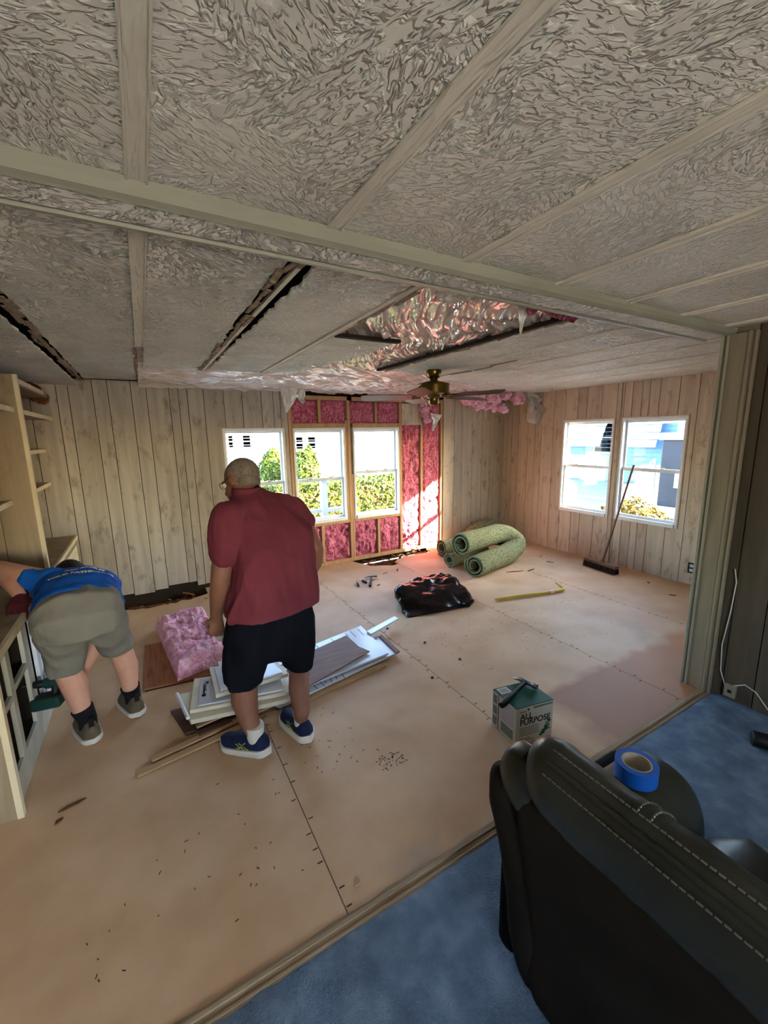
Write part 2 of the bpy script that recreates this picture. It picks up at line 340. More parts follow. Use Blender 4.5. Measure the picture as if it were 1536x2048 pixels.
BROWNBOARD = mat('brown_back_board', ['#6a4536', '#86604e'], rough=.6, scale=(4, 26, 10), dist=.6, bump=((60, 60, 60), .3, .002))
PINE = mat('pine_strip', ['#a5845f', '#bd9c75'], rough=.7, scale=(3, 26, 26))
DARKPLANK = mat('dark_plank', ['#4a3327', '#5f4636'], rough=.7, scale=(4, 26, 26))
GREENPAD = mat('rebond_pad', ['#3c4a36', '#6a7555', '#918c68', '#5a6a58'], rough=1, scale=(55, 55, 55), detail=3, bump=((70, 70, 70), .7, .008), spec=.05)
BAG = mat('black_plastic', ['#040405', '#08080a'], rough=.22, spec=.3, bump=((14, 14, 14), .2, .01))
YELLOW = mat('yellow_paint', ['#b99a2e', '#cdb045'], rough=.4)
CARTON = mat('printed_carton', ['#c3c6bd', '#cfd2c9'], rough=.55, scale=(3, 3, 3))
CARTONL = mat('lilac_carton', ['#b3afbd', '#bfbbc8'], rough=.55)
GREENCARD = mat('green_carton', ['#135244', '#1a6653'], rough=.5)
INK = mat('black_ink', ['#17191b'], rough=.6)
GREYINK = mat('grey_ink', ['#7b807c'], rough=.6)
LEATHER = mat('charcoal_leather', ['#282923', '#34352f'], rough=.38, scale=(6, 6, 6), bump=((70, 70, 70), .12, .003), spec=.32)
LEATHER2 = mat('charcoal_suede_back', ['#1f1c18', '#282420'], rough=.8, scale=(6, 6, 6), bump=((140, 140, 140), .2, .002), spec=.08)
THREAD = mat('grey_thread', ['#66665e'], rough=.7)
TAPEBLUE = mat('blue_tape', ['#0e4fb0', '#1460c8'], rough=.5)
CARD = mat('cardboard', ['#a89f90', '#b9b0a1'], rough=.8)
BRISTLE = mat('dark_bristle', ['#2a1f19', '#3d2f26'], rough=.9, bump=((200, 200, 10), .8, .004))
BROOMWOOD = mat('broom_wood', ['#6b4a36', '#84604a'], rough=.6, scale=(20, 4, 20))
PLUG = mat('white_plastic', ['#d9d7d0'], rough=.4)
BLACKPL = mat('black_plate', ['#15130f'], rough=.45)
TEAL = mat('dark_teal_plastic', ['#15302c', '#1d3f39'], rough=.45)
WINERED = mat('wine_red_glove', ['#3a0f16', '#4d1720'], rough=.8)

# ------------------------------------------------------------------ setting: floor
HZ = 2.28                      # ceiling height
YB, XR = 5.0, 5.15             # far wall and right wall faces
def ragged(pts, amp, step, seed=0):
    """polyline with a torn, uneven edge"""
    out = []; rg = np.random.default_rng(seed)
    for i in range(len(pts)-1):
        a, b_ = V(pts[i]), V(pts[i+1]); n = max(1, int(np.linalg.norm(b_-a)/step)); nn = unit([-(b_-a)[1], (b_-a)[0]])
        for k in range(n): out.append(tuple(a+(b_-a)*k/n + (nn*rg.uniform(-amp, amp) if k else 0)))
    return out + [tuple(pts[-1])]
subf = M().box(-2.6, 5.3, -2.7, 5.1, -.30, -.2)
floor = subf.build('floor', ROT, kind='structure')
def sheet(poly): M().prism([tuple(p) for p in poly], -.018, 0).build('floor_sheet', FLOOR, floor)
g = .0022
xs = [-1.1, .468, 1.66, 2.83, 4.02, 5.2]
hole1 = ragged([(.47-g, 4.80), (.33, 4.74), (-.05, 4.70), (-.36, 4.74), (-.5, 5.02)], .03, .06, 1)
sheet([(xs[0], 1.09), (xs[1]-g, 1.09)] + hole1 + [(xs[0], 5.02)])
sheet([(xs[1]+g, 1.09), (xs[2]-g, 1.09), (xs[2]-g, 5.02), (xs[1]+g, 5.02)])
hole2 = ragged([(xs[3]-g, 4.55), (2.72, 4.54), (2.46, 4.70), (2.40, 4.86), (2.35, 5.02)], .02, .07, 2)
sheet([(xs[2]+g, 1.09), (xs[3]-g, 1.09)] + hole2 + [(xs[2]+g, 5.02)])
hole3 = ragged([(3.62, 5.02), (3.55, 4.82), (3.35, 4.79), (3.05, 4.80), (xs[3]+g, 4.66)], .03, .06, 3)
sheet([(xs[3]+g, 1.09), (xs[4]-g, 1.09), (xs[4]-g, 5.02)] + hole3)
sheet([(xs[4]+g, 1.09), (xs[5], 1.09), (xs[5], 5.02), (xs[4]+g, 5.02)])
# joists and torn decking seen in the holes
mj = M(); 
for y in (4.62, 4.9): mj.box(-.6, 3.7, y, y+.04, -.2, -.06)
mj.build('joist', ROT, floor)
mt_ = M()
for k in range(60):
    c = random.choice([(-.3, .45, 4.72, 4.98), (2.45, 2.8, 4.62, 4.98), (3.0, 3.55, 4.82, 4.98)])
    p = V((random.uniform(c[0], c[1]), random.uniform(c[2], c[3]), random.uniform(-.06, .0))); d = unit(RNG.normal(size=3)*V((1, 1, .3)))
    mt_.bar(p, p+d*random.uniform(.04, .14), .03, .008)
mt_.build('torn_decking', ROT, floor, kind='stuff')
# staple and nail marks along the seams
ms = M()
for x in xs[1:5]:
    y = 1.15
    while y < 4.6:
        dx = random.choice((-1, 1))*random.uniform(.012, .02); ms.box(x+dx-.011, x+dx+.011, y, y+.004, -.001, .0012); y += random.uniform(.05, .14)
for (x0, x1, y0, y1, n) in ((.55, .95, 1.75, 2.3, 40), (.9, 1.05, 1.62, 1.72, 50), (1.9, 2.7, 2.0, 3.0, 40), (2.8, 3.8, 1.9, 2.7, 40), (-.4, .4, 1.3, 2.0, 30)):
    for k in range(n):
        x, y = random.uniform(x0, x1), random.uniform(y0, y1); a = random.uniform(0, 3.14); r_ = random.uniform(.002, .008)
        ms.obox((x, y, .0003), (r_*math.cos(a), r_*math.sin(a), 0), (-.0015*math.sin(a), .0015*math.cos(a), 0), (0, 0, .0008))
ms.build('nail_mark', mat('nail_mark_dark', ['#3b2b1e'], rough=.9), floor, kind='stuff')
# wood strip exposed between subfloor and carpet
th = M()
rag = ragged([(-2.6, 1.13), (3.07, 1.13)], .006, .08, 5)
th.prism([(-2.6, 1.02)]+[(3.07, 1.02)]+rag[::-1], -.018, .003)
th.build('trim_1', FLOORWOOD, kind='structure')
th2 = M(); th2.bar((-2.6, 1.108, .006), (3.04, 1.108, .006), .012, .008); th2.bar((-2.6, 1.078, .004), (3.04, 1.08, .004), .006, .006)
th2.build('tack_strip', FLOORWOOD, bpy.data.objects['trim_1'])
# blue carpet of the near room: softly uneven pile
def carpet_pt(u, v):
    x = -2.6+u*5.7; y = -2.7+v*(1.075+2.7); e = .006*vnoise(V((x*9, 0, 3))) if v == 1 else 0
    return (x, y+e, .010 + .004*float(vnoise(V((x*5, y*5, 0)))) - (.01 if v in (0, 1) else 0))
gx, gy = 110, 80
U, W_ = np.meshgrid(np.linspace(0, 1, gx+1), np.linspace(0, 1, gy+1)); X = -2.6+U*5.7; Y_ = -2.7+W_*3.775
Z_ = .012+.004*vnoise(np.stack([X*5, Y_*5, X*0], -1))+.003*vnoise(np.stack([X*17, Y_*17, X*0], -1)); Z_[-1] = 0.002
Y_[-1] += .008*vnoise(np.stack([X[-1]*22, X[-1]*0, X[-1]*0], -1))
mc = M(); mc.add(np.stack([X, Y_, Z_], -1).reshape(-1, 3), [(j*(gx+1)+i, j*(gx+1)+i+1, (j+1)*(gx+1)+i+1, (j+1)*(gx+1)+i) for j in range(gy) for i in range(gx)])
carpet = mc.build('carpet', CARPET, smooth=True, kind='structure')

# ------------------------------------------------------------------ setting: walls
def rect_minus(a, b_, z0, z1, holes):
    cuts = sorted({a, b_} | {h[i] for h in holes for i in (0, 1) if a < h[i] < b_}); out = []
    for u0, u1 in zip(cuts, cuts[1:]):
        um = (u0+u1)/2; segs = [(z0, z1)]
        for h in holes:
            if h[0] < um < h[1]:
                segs = [s for lo, hi in segs for s in ((lo, min(hi, h[2])), (max(lo, h[3]), hi)) if s[1]-s[0] > .004]
        out += [(u0, u1, lo, hi) for lo, hi in segs]
    return out
def wall_box(mb, axis, f0, f1, r):
    if axis == 'x': mb.box(r[0], r[1], min(f0, f1), max(f0, f1), r[2], r[3])
    else: mb.box(min(f0, f1), max(f0, f1), r[0], r[1], r[2], r[3])
def wall(name, axis, face, out, u0, u1, z0, z1, holes, mt, back=.10, widths=(.085, .2), seed=0, ranges=None, zlow=None, plank=True):
    """slab with openings + separate grooved boards on its face; out = direction away from the room (+1/-1)"""
    s = M()
    for r in rect_minus(u0, u1, z0, z1, holes): wall_box(s, axis, face+out*.012, face+out*back, r)
    o = s.build(name, BACKER, kind='structure'); rg = random.Random(seed)
    for (a, b_) in (ranges or [(u0, u1)]):
        x = a
        while x < b_-.001:
            e = min(b_, x+rg.choice([widths[0], widths[1], (widths[0]+widths[1])/2, widths[0]*1.3])*rg.uniform(.92, 1.08))
            if b_-e < .04: e = b_
            p = M(); zl = zlow(x) if zlow else z0
            for r in rect_minus(x+.003, e-.003, zl, z1, holes): wall_box(p, axis, face, face+out*.011, r)
            if p.v: p.build('plank', mt, o)
            x = e
    return o
WB = [(.80, 1.51, .59, 1.81), (1.61, 2.31, .59, 1.81), (2.42, 3.14, .59, 1.81)]
WR = [(3.145, 3.88, .60, 1.86), (2.325, 3.055, .60, 1.86)]
openbay = [(1.56, 3.91, .0, HZ)]
wb = M()
for r in rect_minus(-1.1, XR+.1, -.1, HZ+.2, WB): wall_box(wb, 'x', YB+.095, YB+.13, r)
for r in rect_minus(-1.1, 1.56, -.1, HZ+.2, WB): wall_box(wb, 'x', YB+.012, YB+.095, r)
for r in rect_minus(3.915, XR+.1, -.1, HZ+.2, WB): wall_box(wb, 'x', YB+.012, YB+.095, r)
wall_back = wb.build('wall_back', BACKER, kind='structure')
rg = random.Random(3)
def zl_back(x): return .075+.03*math.sin(x*9)+rg.uniform(-.015, .015) if -.45 < x < .5 else .0
for (a, b_, mtp) in ((-1.1, 1.56, PANEL), (3.915, XR, PANEL_R)):
    x = a
    while x < b_-.001:
        e = min(b_, x+rg.choice([.09, .13, .16, .2])*rg.uniform(.92, 1.08)); e = b_ if b_-e < .04 else e; p = M()
        for r in rect_minus(x+.003, e-.003, zl_back(x), HZ, WB): wall_box(p, 'x', YB, YB+.011, r)
        if p.v: p.build('plank', mtp, wall_back)
        x = e
def bstud(x0, x1, z0, z1, y0=YB+.005, y1=YB+.09): M().box(x0, x1, y0, y1, z0, z1).build('stud', STUD, wall_back, bevel=.003, seg=1)
for a in ((1.565, 1.608, 0, 2.2), (2.345, 2.388, .05, 2.2), (2.388, 2.415, .05, 1.2), (3.145, 3.185, .05, 2.15), (3.505, 3.545, .05, 2.2), (3.87, 3.91, .0, 2.2), (1.95, 1.99, 1.87, 2.15), (2.76, 2.795, 1.87, 2.15), (2.315, 2.342, .55, 1.9),
          (1.93, 1.97, .05, .55), (2.77, 2.81, .05, .55)): bstud(*a)
for (x0, x1, z0, z1) in ((1.61, 3.91, .0, .05), (1.61, 2.345, .55, .588), (2.42, 3.145, .55, .588), (1.61, 2.345, 1.812, 1.865), (2.42, 3.145, 1.812, 1.865), (1.56, 3.91, 2.15, 2.2), (2.345, 2.42, 2.15, 2.2)):
    M().box(x0, x1, YB+.003, YB+.09, z0, z1).build('wall_plate', STUD, wall_back, bevel=.003, seg=1)
def batt(x0, x1, z0, z1, seed, bulge=.02):
    nu, nv = max(6, int((x1-x0)/.012)), max(6, int((z1-z0)/.012))
    U, W2 = np.meshgrid(np.linspace(0, 1, nu+1), np.linspace(0, 1, nv+1)); X = x0+U*(x1-x0); Z = z0+W2*(z1-z0)
    e = np.minimum(np.minimum(U, 1-U)*(x1-x0), np.minimum(W2, 1-W2)*(z1-z0)); e = np.clip(e/.05, 0, 1)
    Pn = np.stack([X*9, Z*7, X*0+seed*3.3], -1)
    Yv = YB+.05 - (bulge+.022*fbm(Pn, 3)+.014*ridged(Pn*1.9, 2))*e**.6
    mb = M(); mb.add(np.stack([X, Yv, Z], -1).reshape(-1, 3), [(j*(nu+1)+i, j*(nu+1)+i+1, (j+1)*(nu+1)+i+1, (j+1)*(nu+1)+i) for j in range(nv) for i in range(nu)])
    mb.build('insulation_batt', INS, wall_back, smooth=True)
for i, a in enumerate(((1.61, 1.95, 1.865, 2.15), (1.99, 2.345, 1.865, 2.15), (2.39, 2.76, 1.865, 2.15), (2.795, 3.145, 1.865, 2.15), (3.185, 3.505, .05, 2.15), (3.545, 3.87, .05, 2.15),
                       (1.61, 1.93, .05, .55), (1.97, 2.345, .05, .55), (2.415, 2.77, .05, .55), (2.81, 3.145, .05, .55))): batt(*a, i)
M().box(3.18, 3.515, YB-.008, YB+.003, 1.84, 2.13).build('panel_scrap', PANEL_R, wall_back)

wall_right = wall('wall_right', 'y', XR, 1, 1.1, YB+.1, -.1, HZ+.2, WR, PANEL_R, seed=5, widths=(.09, .19), ranges=[(1.22, YB)])
wall_left = wall('wall_left', 'y', -1.05, -1, 1.1, YB+.1, -.1, HZ+.2, [], CASE, seed=6)
# wall that closes the opening on the right: stub with post, and the dim near wall
mw = M().box(3.08, XR+.1, 1.08, 1.23, -.1, HZ+.2); wall_mid = mw.build('wall_marriage', POST, kind='structure')
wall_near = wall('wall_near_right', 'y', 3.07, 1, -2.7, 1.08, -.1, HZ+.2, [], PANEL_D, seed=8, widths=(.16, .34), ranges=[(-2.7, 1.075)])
M().box(3.045, 3.08, 1.075, 1.245, 0, 2.245).build('trim_2', POST, kind='structure', bevel=.004)
for y in (1.078, 1.108, 1.212, 1.240):
    M().tube([(3.043, y, 0), (3.043, y, 2.245)], .0075, 8).build('moulding_bead', TRIMW if y > 1.2 else POST, bpy.data.objects['trim_2'], smooth=True)
# near room behind the camera: rear opening added for light, plain left wall
s = M()
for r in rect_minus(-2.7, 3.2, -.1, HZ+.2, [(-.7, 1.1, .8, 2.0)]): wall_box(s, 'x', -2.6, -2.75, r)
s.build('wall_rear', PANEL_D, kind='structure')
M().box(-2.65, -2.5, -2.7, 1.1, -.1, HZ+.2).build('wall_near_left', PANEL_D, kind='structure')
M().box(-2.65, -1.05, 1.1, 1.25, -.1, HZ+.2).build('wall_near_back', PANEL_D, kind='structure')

# windows
def window(name, axis, face, out, h, rail, seam=True):
    a, b_, z0, z1 = h; m_ = M(); t = .028
    def bx(mb, u0, u1, d0, d1, lo, hi): wall_box(mb, axis, face+out*d0, face+out*d1, (u0, u1, lo, hi))
    bx(m_, a, a+t, .0, .1, z0, z1); bx(m_, b_-t, b_, .0, .1, z0, z1); bx(m_, a+t, b_-t, 0, .1, z1-t, z1); bx(m_, a+t, b_-t, -.012, .1, z0, z0+.045)
    fo = m_.build(name, ALU, kind='structure', bevel=.003)
    for nm, lo, hi, d in (('upper_sash', rail-.02, z1-t, .065), ('lower_sash', z0+.045, rail+.025, .04)):
        q = M(); w_ = .022
        bx(q, a+t, a+t+w_, d, d+.022, lo, hi); bx(q, b_-t-w_, b_-t, d, d+.022, lo, hi); bx(q, a+t+w_, b_-t-w_, d, d+.022, hi-.03, hi); bx(q, a+t+w_, b_-t-w_, d, d+.022, lo, lo+.03)
        so_ = q.build(nm, ALU, fo, bevel=.002, seg=1)
        q = M(); bx(q, a+t+w_, b_-t-w_, d+.009, d+.013, lo+.03, hi-.03); q.build('pane', GLASS, so_)
    q = M(); um = (a+b_)/2
    for du in (-.14, .14): bx(q, um+du-.02, um+du+.02, .028, .045, rail+.02, rail+.034)
    q.build('sash_lock', STEEL, fo)
for i, h in enumerate(WB): window('window_%d' % (i+1), 'x', YB, 1, h, (1.15, 1.15, 1.21)[i])
for i, h in enumerate(WR): window('window_%d' % (i+4), 'y', XR, 1, h, 1.235)
# thin wood trim between and around the right windows
s = M(); s.box(XR-.012, XR, 3.07, 3.12, .02, HZ); s.build('trim_3', PANEL_R, kind='structure', bevel=.003)
s = M()
for h in WR:
    s.box(XR-.006, XR+.002, h[0]-.014, h[0], h[2], h[3]+.014); s.box(XR-.006, XR+.002, h[1], h[1]+.014, h[2], h[3]+.014); s.box(XR-.006, XR+.002, h[0], h[1], h[3], h[3]+.014)
s.build('trim_4', PANEL_R, kind='structure')
s = M(); s.tube([(XR-.008, YB-.008, 0), (XR-.008, YB-.008, 2.2)], .01, 6); s.build('trim_5', PANEL_R, kind='structure', smooth=True)

# ------------------------------------------------------------------ setting: ceiling
cl = M().box(-2.7, 5.3, -2.8, 5.2, HZ+.16, HZ+.26); ceiling = cl.build('ceiling', DARKGAP, kind='structure')
BX = [-1.39, -.91, -.43, .054, .535, 1.02, 1.50, 1.975, 2.455, 2.935]
for a, b_ in zip([-2.6]+BX, BX+[3.08]):
    M().box(a+.003, b_-.003, -2.7, 1.2, HZ, HZ+.012).build('ceiling_panel', CEIL, ceiling)
for x in BX:
    mb = M(); mb.box(x-.018, x+.018, -2.7, 1.2, HZ-.006, HZ); mb.box(x-.022, x-.017, -2.7, 1.2, HZ-.010, HZ); mb.box(x+.017, x+.022, -2.7, 1.2, HZ-.010, HZ)
    mb.build('ceiling_batten', BATTEN, ceiling, bevel=.002, seg=1)
def cpanel(poly, z=HZ, mt=CEIL_F): M().prism([tuple(p) for p in poly], z, z+.012).build('ceiling_panel', mt, ceiling)
EX = 3.96
cpanel([(-1.1, 1.33), (-.455, 1.33)]+ragged([(-.455, 2.3), (-.45, 3.4), (-.455, 5.05)], .005, .05, 21)+[(-1.1, 5.05)], HZ-.06)
cpanel([(-.415, 1.33), (.03, 1.33), (.03, 4.9), (-.405, 4.95)]+ragged([(-.405, 4.95), (-.415, 1.33)], .007, .05, 22)[1:-1])
cpanel([(.08, 1.33)]+ragged([(.485, 1.33), (.475, 2.2), (.503, 2.9), (.512, EX)], .012, .05, 23)+[(.08, EX+.1)])
cpanel(ragged([(.565, EX), (.575, 2.9), (.59, 2.3), (.60, 1.33)], .012, .045, 24)+[(1.0, 1.33), (1.0, EX)])
cpanel([(1.045, EX-.02)]+ragged([(1.045, 2.36), (1.25, 2.345), (1.46, 2.36)], .012, .06, 25)+[(1.47, 2.45), (1.49, 2.75), (1.30, EX-.1)])   # corner piece left behind
cpanel([(1.09, 1.33)]+ragged([(1.56, 1.33), (1.42, 1.45), (1.33, 1.5), (1.29, 1.60), (1.20, 1.585), (1.10, 1.45)], .018, .04, 26))
cpanel(ragged([(2.0, 3.42), (2.02, 2.4), (2.05, 1.33)], .01, .06, 27)+[(2.45, 1.33), (2.45, 3.5)])
for a, b_, y0, y1 in ((2.46, 2.94, 3.5, 3.72), (2.945, 3.42, 3.72, 3.9), (3.425, 3.9, 3.9, 4.1), (3.905, 4.38, 4.1, 4.3), (4.385, XR, 4.3, 4.97)):
    cpanel([(a, 1.24), (b_, 1.24)]+ragged([(b_, y1), (a, y0)], .03, .06, int(a*9)), HZ)
for x, y1, y0 in ((.054, 3.15, 1.33), (1.018, EX-.02, 1.33), (2.455, 2.5, 1.33), (2.94, 2.7, 1.24), (3.42, 3.0, 1.24), (3.9, 3.2, 1.24), (4.38, 3.4, 1.24)):
    mb = M(); w_ = .019 if x < .5 else .015
    mb.box(x-w_, x+w_, y0, y1, HZ-.005, HZ); mb.box(x-w_-.005, x-w_+.001, y0, y1, HZ-.009, HZ); mb.box(x+w_-.001, x+w_+.005, y0, y1, HZ-.009, HZ)
    mb.build('ceiling_batten', BATTEN, ceiling, bevel=.002, seg=1)
# torn batten seams: splintered strips still nailed up
def splinters(x, y0, y1, n, seed, wd=.03):
    r_ = random.Random(seed); mb = M()
    for k in range(n):
        y = y0+(y1-y0)*k/n; L = (y1-y0)/n*r_.uniform(.8, 1.5); xx = x+r_.uniform(-wd, wd)*.5
        mb.bar((xx, y, HZ-.004+r_.uniform(-.008, .006)), (xx+r_.uniform(-.008, .008), min(y+L, y1), HZ-.004+r_.uniform(-.008, .006)), r_.uniform(.012, .028), .006)
    mb.build('torn_strip', TORN, ceiling)
splinters(.50, 1.34, 3.95, 26, 1); splinters(.53, 1.34, 4.0, 10, 2, .01); splinters(-.435, 1.4, 5.0, 30, 3, .045); splinters(-.43, 1.4, 5.0, 16, 13, .02); splinters(.04, 3.2, 4.95, 9, 4, .03)
splinters(1.99, 1.4, 3.4, 16, 6, .02); splinters(2.7, 2.5, 3.6, 4, 7, .02); splinters(1.04, 1.5, 2.3, 5, 9, .01)
mb = M().bar((.535, 1.34, HZ-.004), (.52, 4.0, HZ-.004), .018, .012); mb.build('ceiling_batten', BATTEN, ceiling)
mb = M().bar((1.985, 1.38, HZ+.004), (1.93, 3.42, HZ+.004), .035, .02); mb.bar((1.04, 2.335, HZ-.004), (1.47, 2.33, HZ-.004), .04, .02); mb.build('furring_strip', DARKGAP, ceiling)
# pink wool and wrinkled vapour barrier above the torn-out boards
def wool(x0, x1, y0, y1, z, nu, nv, amp, seed, mt=INS2, name='ceiling_insulation'):
    U, W2 = np.meshgrid(np.linspace(0, 1, nu+1), np.linspace(0, 1, nv+1)); X = x0+U*(x1-x0); Yg = y0+W2*(y1-y0)
    Pn = np.stack([X*6, Yg*6, X*0+seed], -1); Zg = z + amp*fbm(Pn, 3)
    mb = M(); mb.add(np.stack([X, Yg, Zg], -1).reshape(-1, 3), [(j*(nu+1)+i+1, j*(nu+1)+i, (j+1)*(nu+1)+i, (j+1)*(nu+1)+i+1) for j in range(nv) for i in range(nu)])
    mb.build(name, mt, ceiling, smooth=True)
wool(-.45, 5.0, 3.3, 5.02, HZ+.08, 120, 50, .02, 1); wool(.95, 2.1, 1.33, 3.6, HZ+.08, 60, 90, .02, 2)
def film(name, x0, x1, y0, y1, zf, nu, nv, seed, mt=FILM, dirv=(1, 0), amp=.02, mask=None):
    U, W2 = np.meshgrid(np.linspace(0, 1, nu+1), np.linspace(0, 1, nv+1)); X = x0+U*(x1-x0); Yg = y0+W2*(y1-y0)
    a = X*dirv[0]+Yg*dirv[1]; c = -X*dirv[1]+Yg*dirv[0]
    wob = .06*vnoise(np.stack([X*3, Yg*3, X*0+seed], -1))
    P1 = np.stack([(a)*2.6, (c+wob)*22, X*0+seed], -1)
    Zg = zf(X, Yg) + amp*ridged(P1, 2) + amp*.7*ridged(np.stack([a*6, (c+wob)*44, X*0+seed*2], -1), 1) + .012*vnoise(np.stack([X*7, Yg*7, X*0], -1))
    mb = M(); fs = []
    for j in range(nv):
        for i in range(nu):
            if mask is None or mask(X[j, i], Yg[j, i]): fs.append((j*(nu+1)+i+1, j*(nu+1)+i, (j+1)*(nu+1)+i, (j+1)*(nu+1)+i+1))
    mb.add(np.stack([X, Yg, Zg], -1).reshape(-1, 3), fs); return mb.build(name, mt, ceiling, smooth=True)
film('vapour_barrier', .04, 2.9, 3.35, 4.99, lambda x, y: HZ+.03-.085*np.clip((y-3.5)/1.45, 0, 1)**1.5, 360, 220, 1, dirv=(.94, .33), amp=.013)
film('vapour_barrier', 1.0, 2.02, 1.42, 3.5, lambda x, y: HZ+.03-.02*np.sin((x-1)*3), 170, 300, 2, dirv=(.62, .78), amp=.012, mask=lambda x, y: y > 1.44+.25*max(0, x-1.62))
film('vapour_barrier', 2.7, 4.75, 3.5, 4.99, lambda x, y: HZ+.035-.08*np.clip((y-3.9)/1.0, 0, 1), 160, 110, 3, dirv=(.97, .2), amp=.012, mask=lambda x, y: y > 3.55+(x-2.7)*.42)
# hanging lumps of wool, film and paper
def hang(name, pts, wid, seed, mt, n=10, thick=.012, amp=.02):
    """sheet hanging along a polyline of points, fluttering width"""
    pts = [V(p) for p in pts]; k = len(pts); r_ = np.random.default_rng(seed); wv = unit(np.cross(unit(pts[-1]-pts[0]), FWD)); L = []
    nn = 24; Pp = []
    for i in range(nn+1):
        t = i/nn*(k-1); j = min(int(t), k-2); p = pts[j]+(pts[j+1]-pts[j])*(t-j); w_ = np.interp(t, range(k), wid)
        row = []
        for q in range(n+1):
            s_ = q/n*2-1; off = wv*w_*s_*.5 + FWD*V((1, 1, 0))*amp*float(vnoise(V((s_*2.5+seed, t*3, seed)))+.5*ridged(V((s_*5+seed, t*2, 0)), 1))
            row.append(p+off+V((0, 0, (.03*w_/.1)*float(vnoise(V((s_*3, seed, 2)))) if i == nn else 0)))
        Pp.append(row)
    mb = M(); mb.add([p for r in Pp for p in r], [(i*(n+1)+j, i*(n+1)+j+1, (i+1)*(n+1)+j+1, (i+1)*(n+1)+j) for i in range(nn) for j in range(n)])
    o = mb.build(name, mt, ceiling, smooth=True); md = o.modifiers.new('t', 'SOLIDIFY'); md.thickness = thick; return o
def hp(x, y, Y): return at(x, y, Y=Y)
hang('hanging_film', [hp(575, 770, 4.7), hp(578, 795, 4.7), hp(572, 826, 4.7)], [.22, .16, .015], 1, WHITEFILM, amp=.03, thick=.002)
hang('hanging_film', [hp(600, 772, 4.7), hp(600, 790, 4.7), hp(606, 805, 4.7)], [.16, .10, .05], 2, WHITEFILM, amp=.04, thick=.002)
hang('hanging_film', [hp(1082, 775, 4.3), hp(1080, 800, 4.28), hp(1066, 842, 4.28)], [.14, .30, .20], 3, CLEARFILM, amp=.06, thick=.002)
hang('hanging_film', [hp(1060, 775, 4.35), hp(1078, 810, 4.3), hp(1080, 838, 4.3)], [.16, .22, .10], 8, WHITEFILM, amp=.05, thick=.002)
hang('hanging_film', [hp(872, 828, 4.5), hp(871, 842, 4.5), hp(866, 862, 4.5)], [.16, .07, .02], 4, WHITEFILM, amp=.03, thick=.003)
hang('hanging_paper', [hp(1044, 614, 1.52), hp(1043, 640, 1.52), hp(1041, 672, 1.5)], [.040, .028, .004], 5, WHITEFILM, amp=.004, thick=.002)
for i, (x0, y0, x1, y1, Y) in enumerate(((1130, 738, 1101, 785, 3.9), (1195, 764, 1148, 803, 3.7), (1293, 750, 1268, 784, 3.2), (1312, 732, 1258, 755, 3.0), (975, 800, 970, 838, 4.5))):
    hang('hanging_splinter', [hp(x0, y0, Y), hp((x0+x1)/2, (y0+y1)/2, Y), hp(x1, y1, Y-.05)], [.02, .02, .012], 10+i, EDGE, amp=.003, thick=.003)
def fluff(name, pts, rad, seed, mt, parent):
    r_ = random.Random(seed); mb = M()
    for p, q in zip(pts, pts[1:]):
        for k in range(7):
            t = k/7; c = V(p)*(1-t)+V(q)*t + V((r_.uniform(-1, 1), r_.uniform(-1, 1), r_.uniform(-1, 1)))*rad*.5
            mb.ball(c, (rad*r_.uniform(.5, 1), rad*r_.uniform(.5, 1), rad*r_.uniform(.5, 1.1)), 6)
    return remesh(mb, name, mt, parent, .013, 2, [(26, 26, 26, .018, 'r'), (60, 60, 60, .008, 'f')])
fluff('hanging_wool', [hp(925, 792, 4.55), hp(960, 800, 4.5), hp(1000, 792, 4.45), hp(1050, 790, 4.4)], .085, 4, INS2, ceiling)
fluff('hanging_wool', [hp(955, 812, 4.5), hp(1000, 815, 4.45), hp(1010, 822, 4.45)], .05, 9, INS2, ceiling)
fluff('hanging_wool', [hp(848, 800, 4.9), hp(850, 825, 4.92), hp(858, 845, 4.95)], .05, 5, INS2, ceiling)
fluff('hanging_wool', [hp(1060, 606, 1.5), hp(1110, 618, 1.48), hp(1150, 627, 1.46)], .03, 6, INS, ceiling)
fluff('hanging_wool', [hp(62, 776, 4.9), hp(90, 800, 4.9)], .05, 7, ROT, ceiling)
# boxed beam over the opening between the two halves
prof = [(1.185, HZ+.02), (1.187, 2.262), (1.196, 2.246), (1.208, 2.240), (1.214, 2.236), (1.216, 2.242), (1.222, 2.242), (1.325, 2.242), (1.328, 2.250), (1.334, 2.250), (1.338, 2.233), (1.352, 2.233), (1.358, 2.246), (1.36, HZ+.02)]
mb = M(); xs_ = (-2.65, 3.08); mb.loft([[(x, y, z) for y, z in prof] for x in xs_])
beam = mb.build('trim_6', TRIMW, kind='structure', fix=True)
M().box(-2.65, 3.04, 1.224, 1.324, 2.2395, 2.243).build('beam_soffit', CEIL_F, beam)

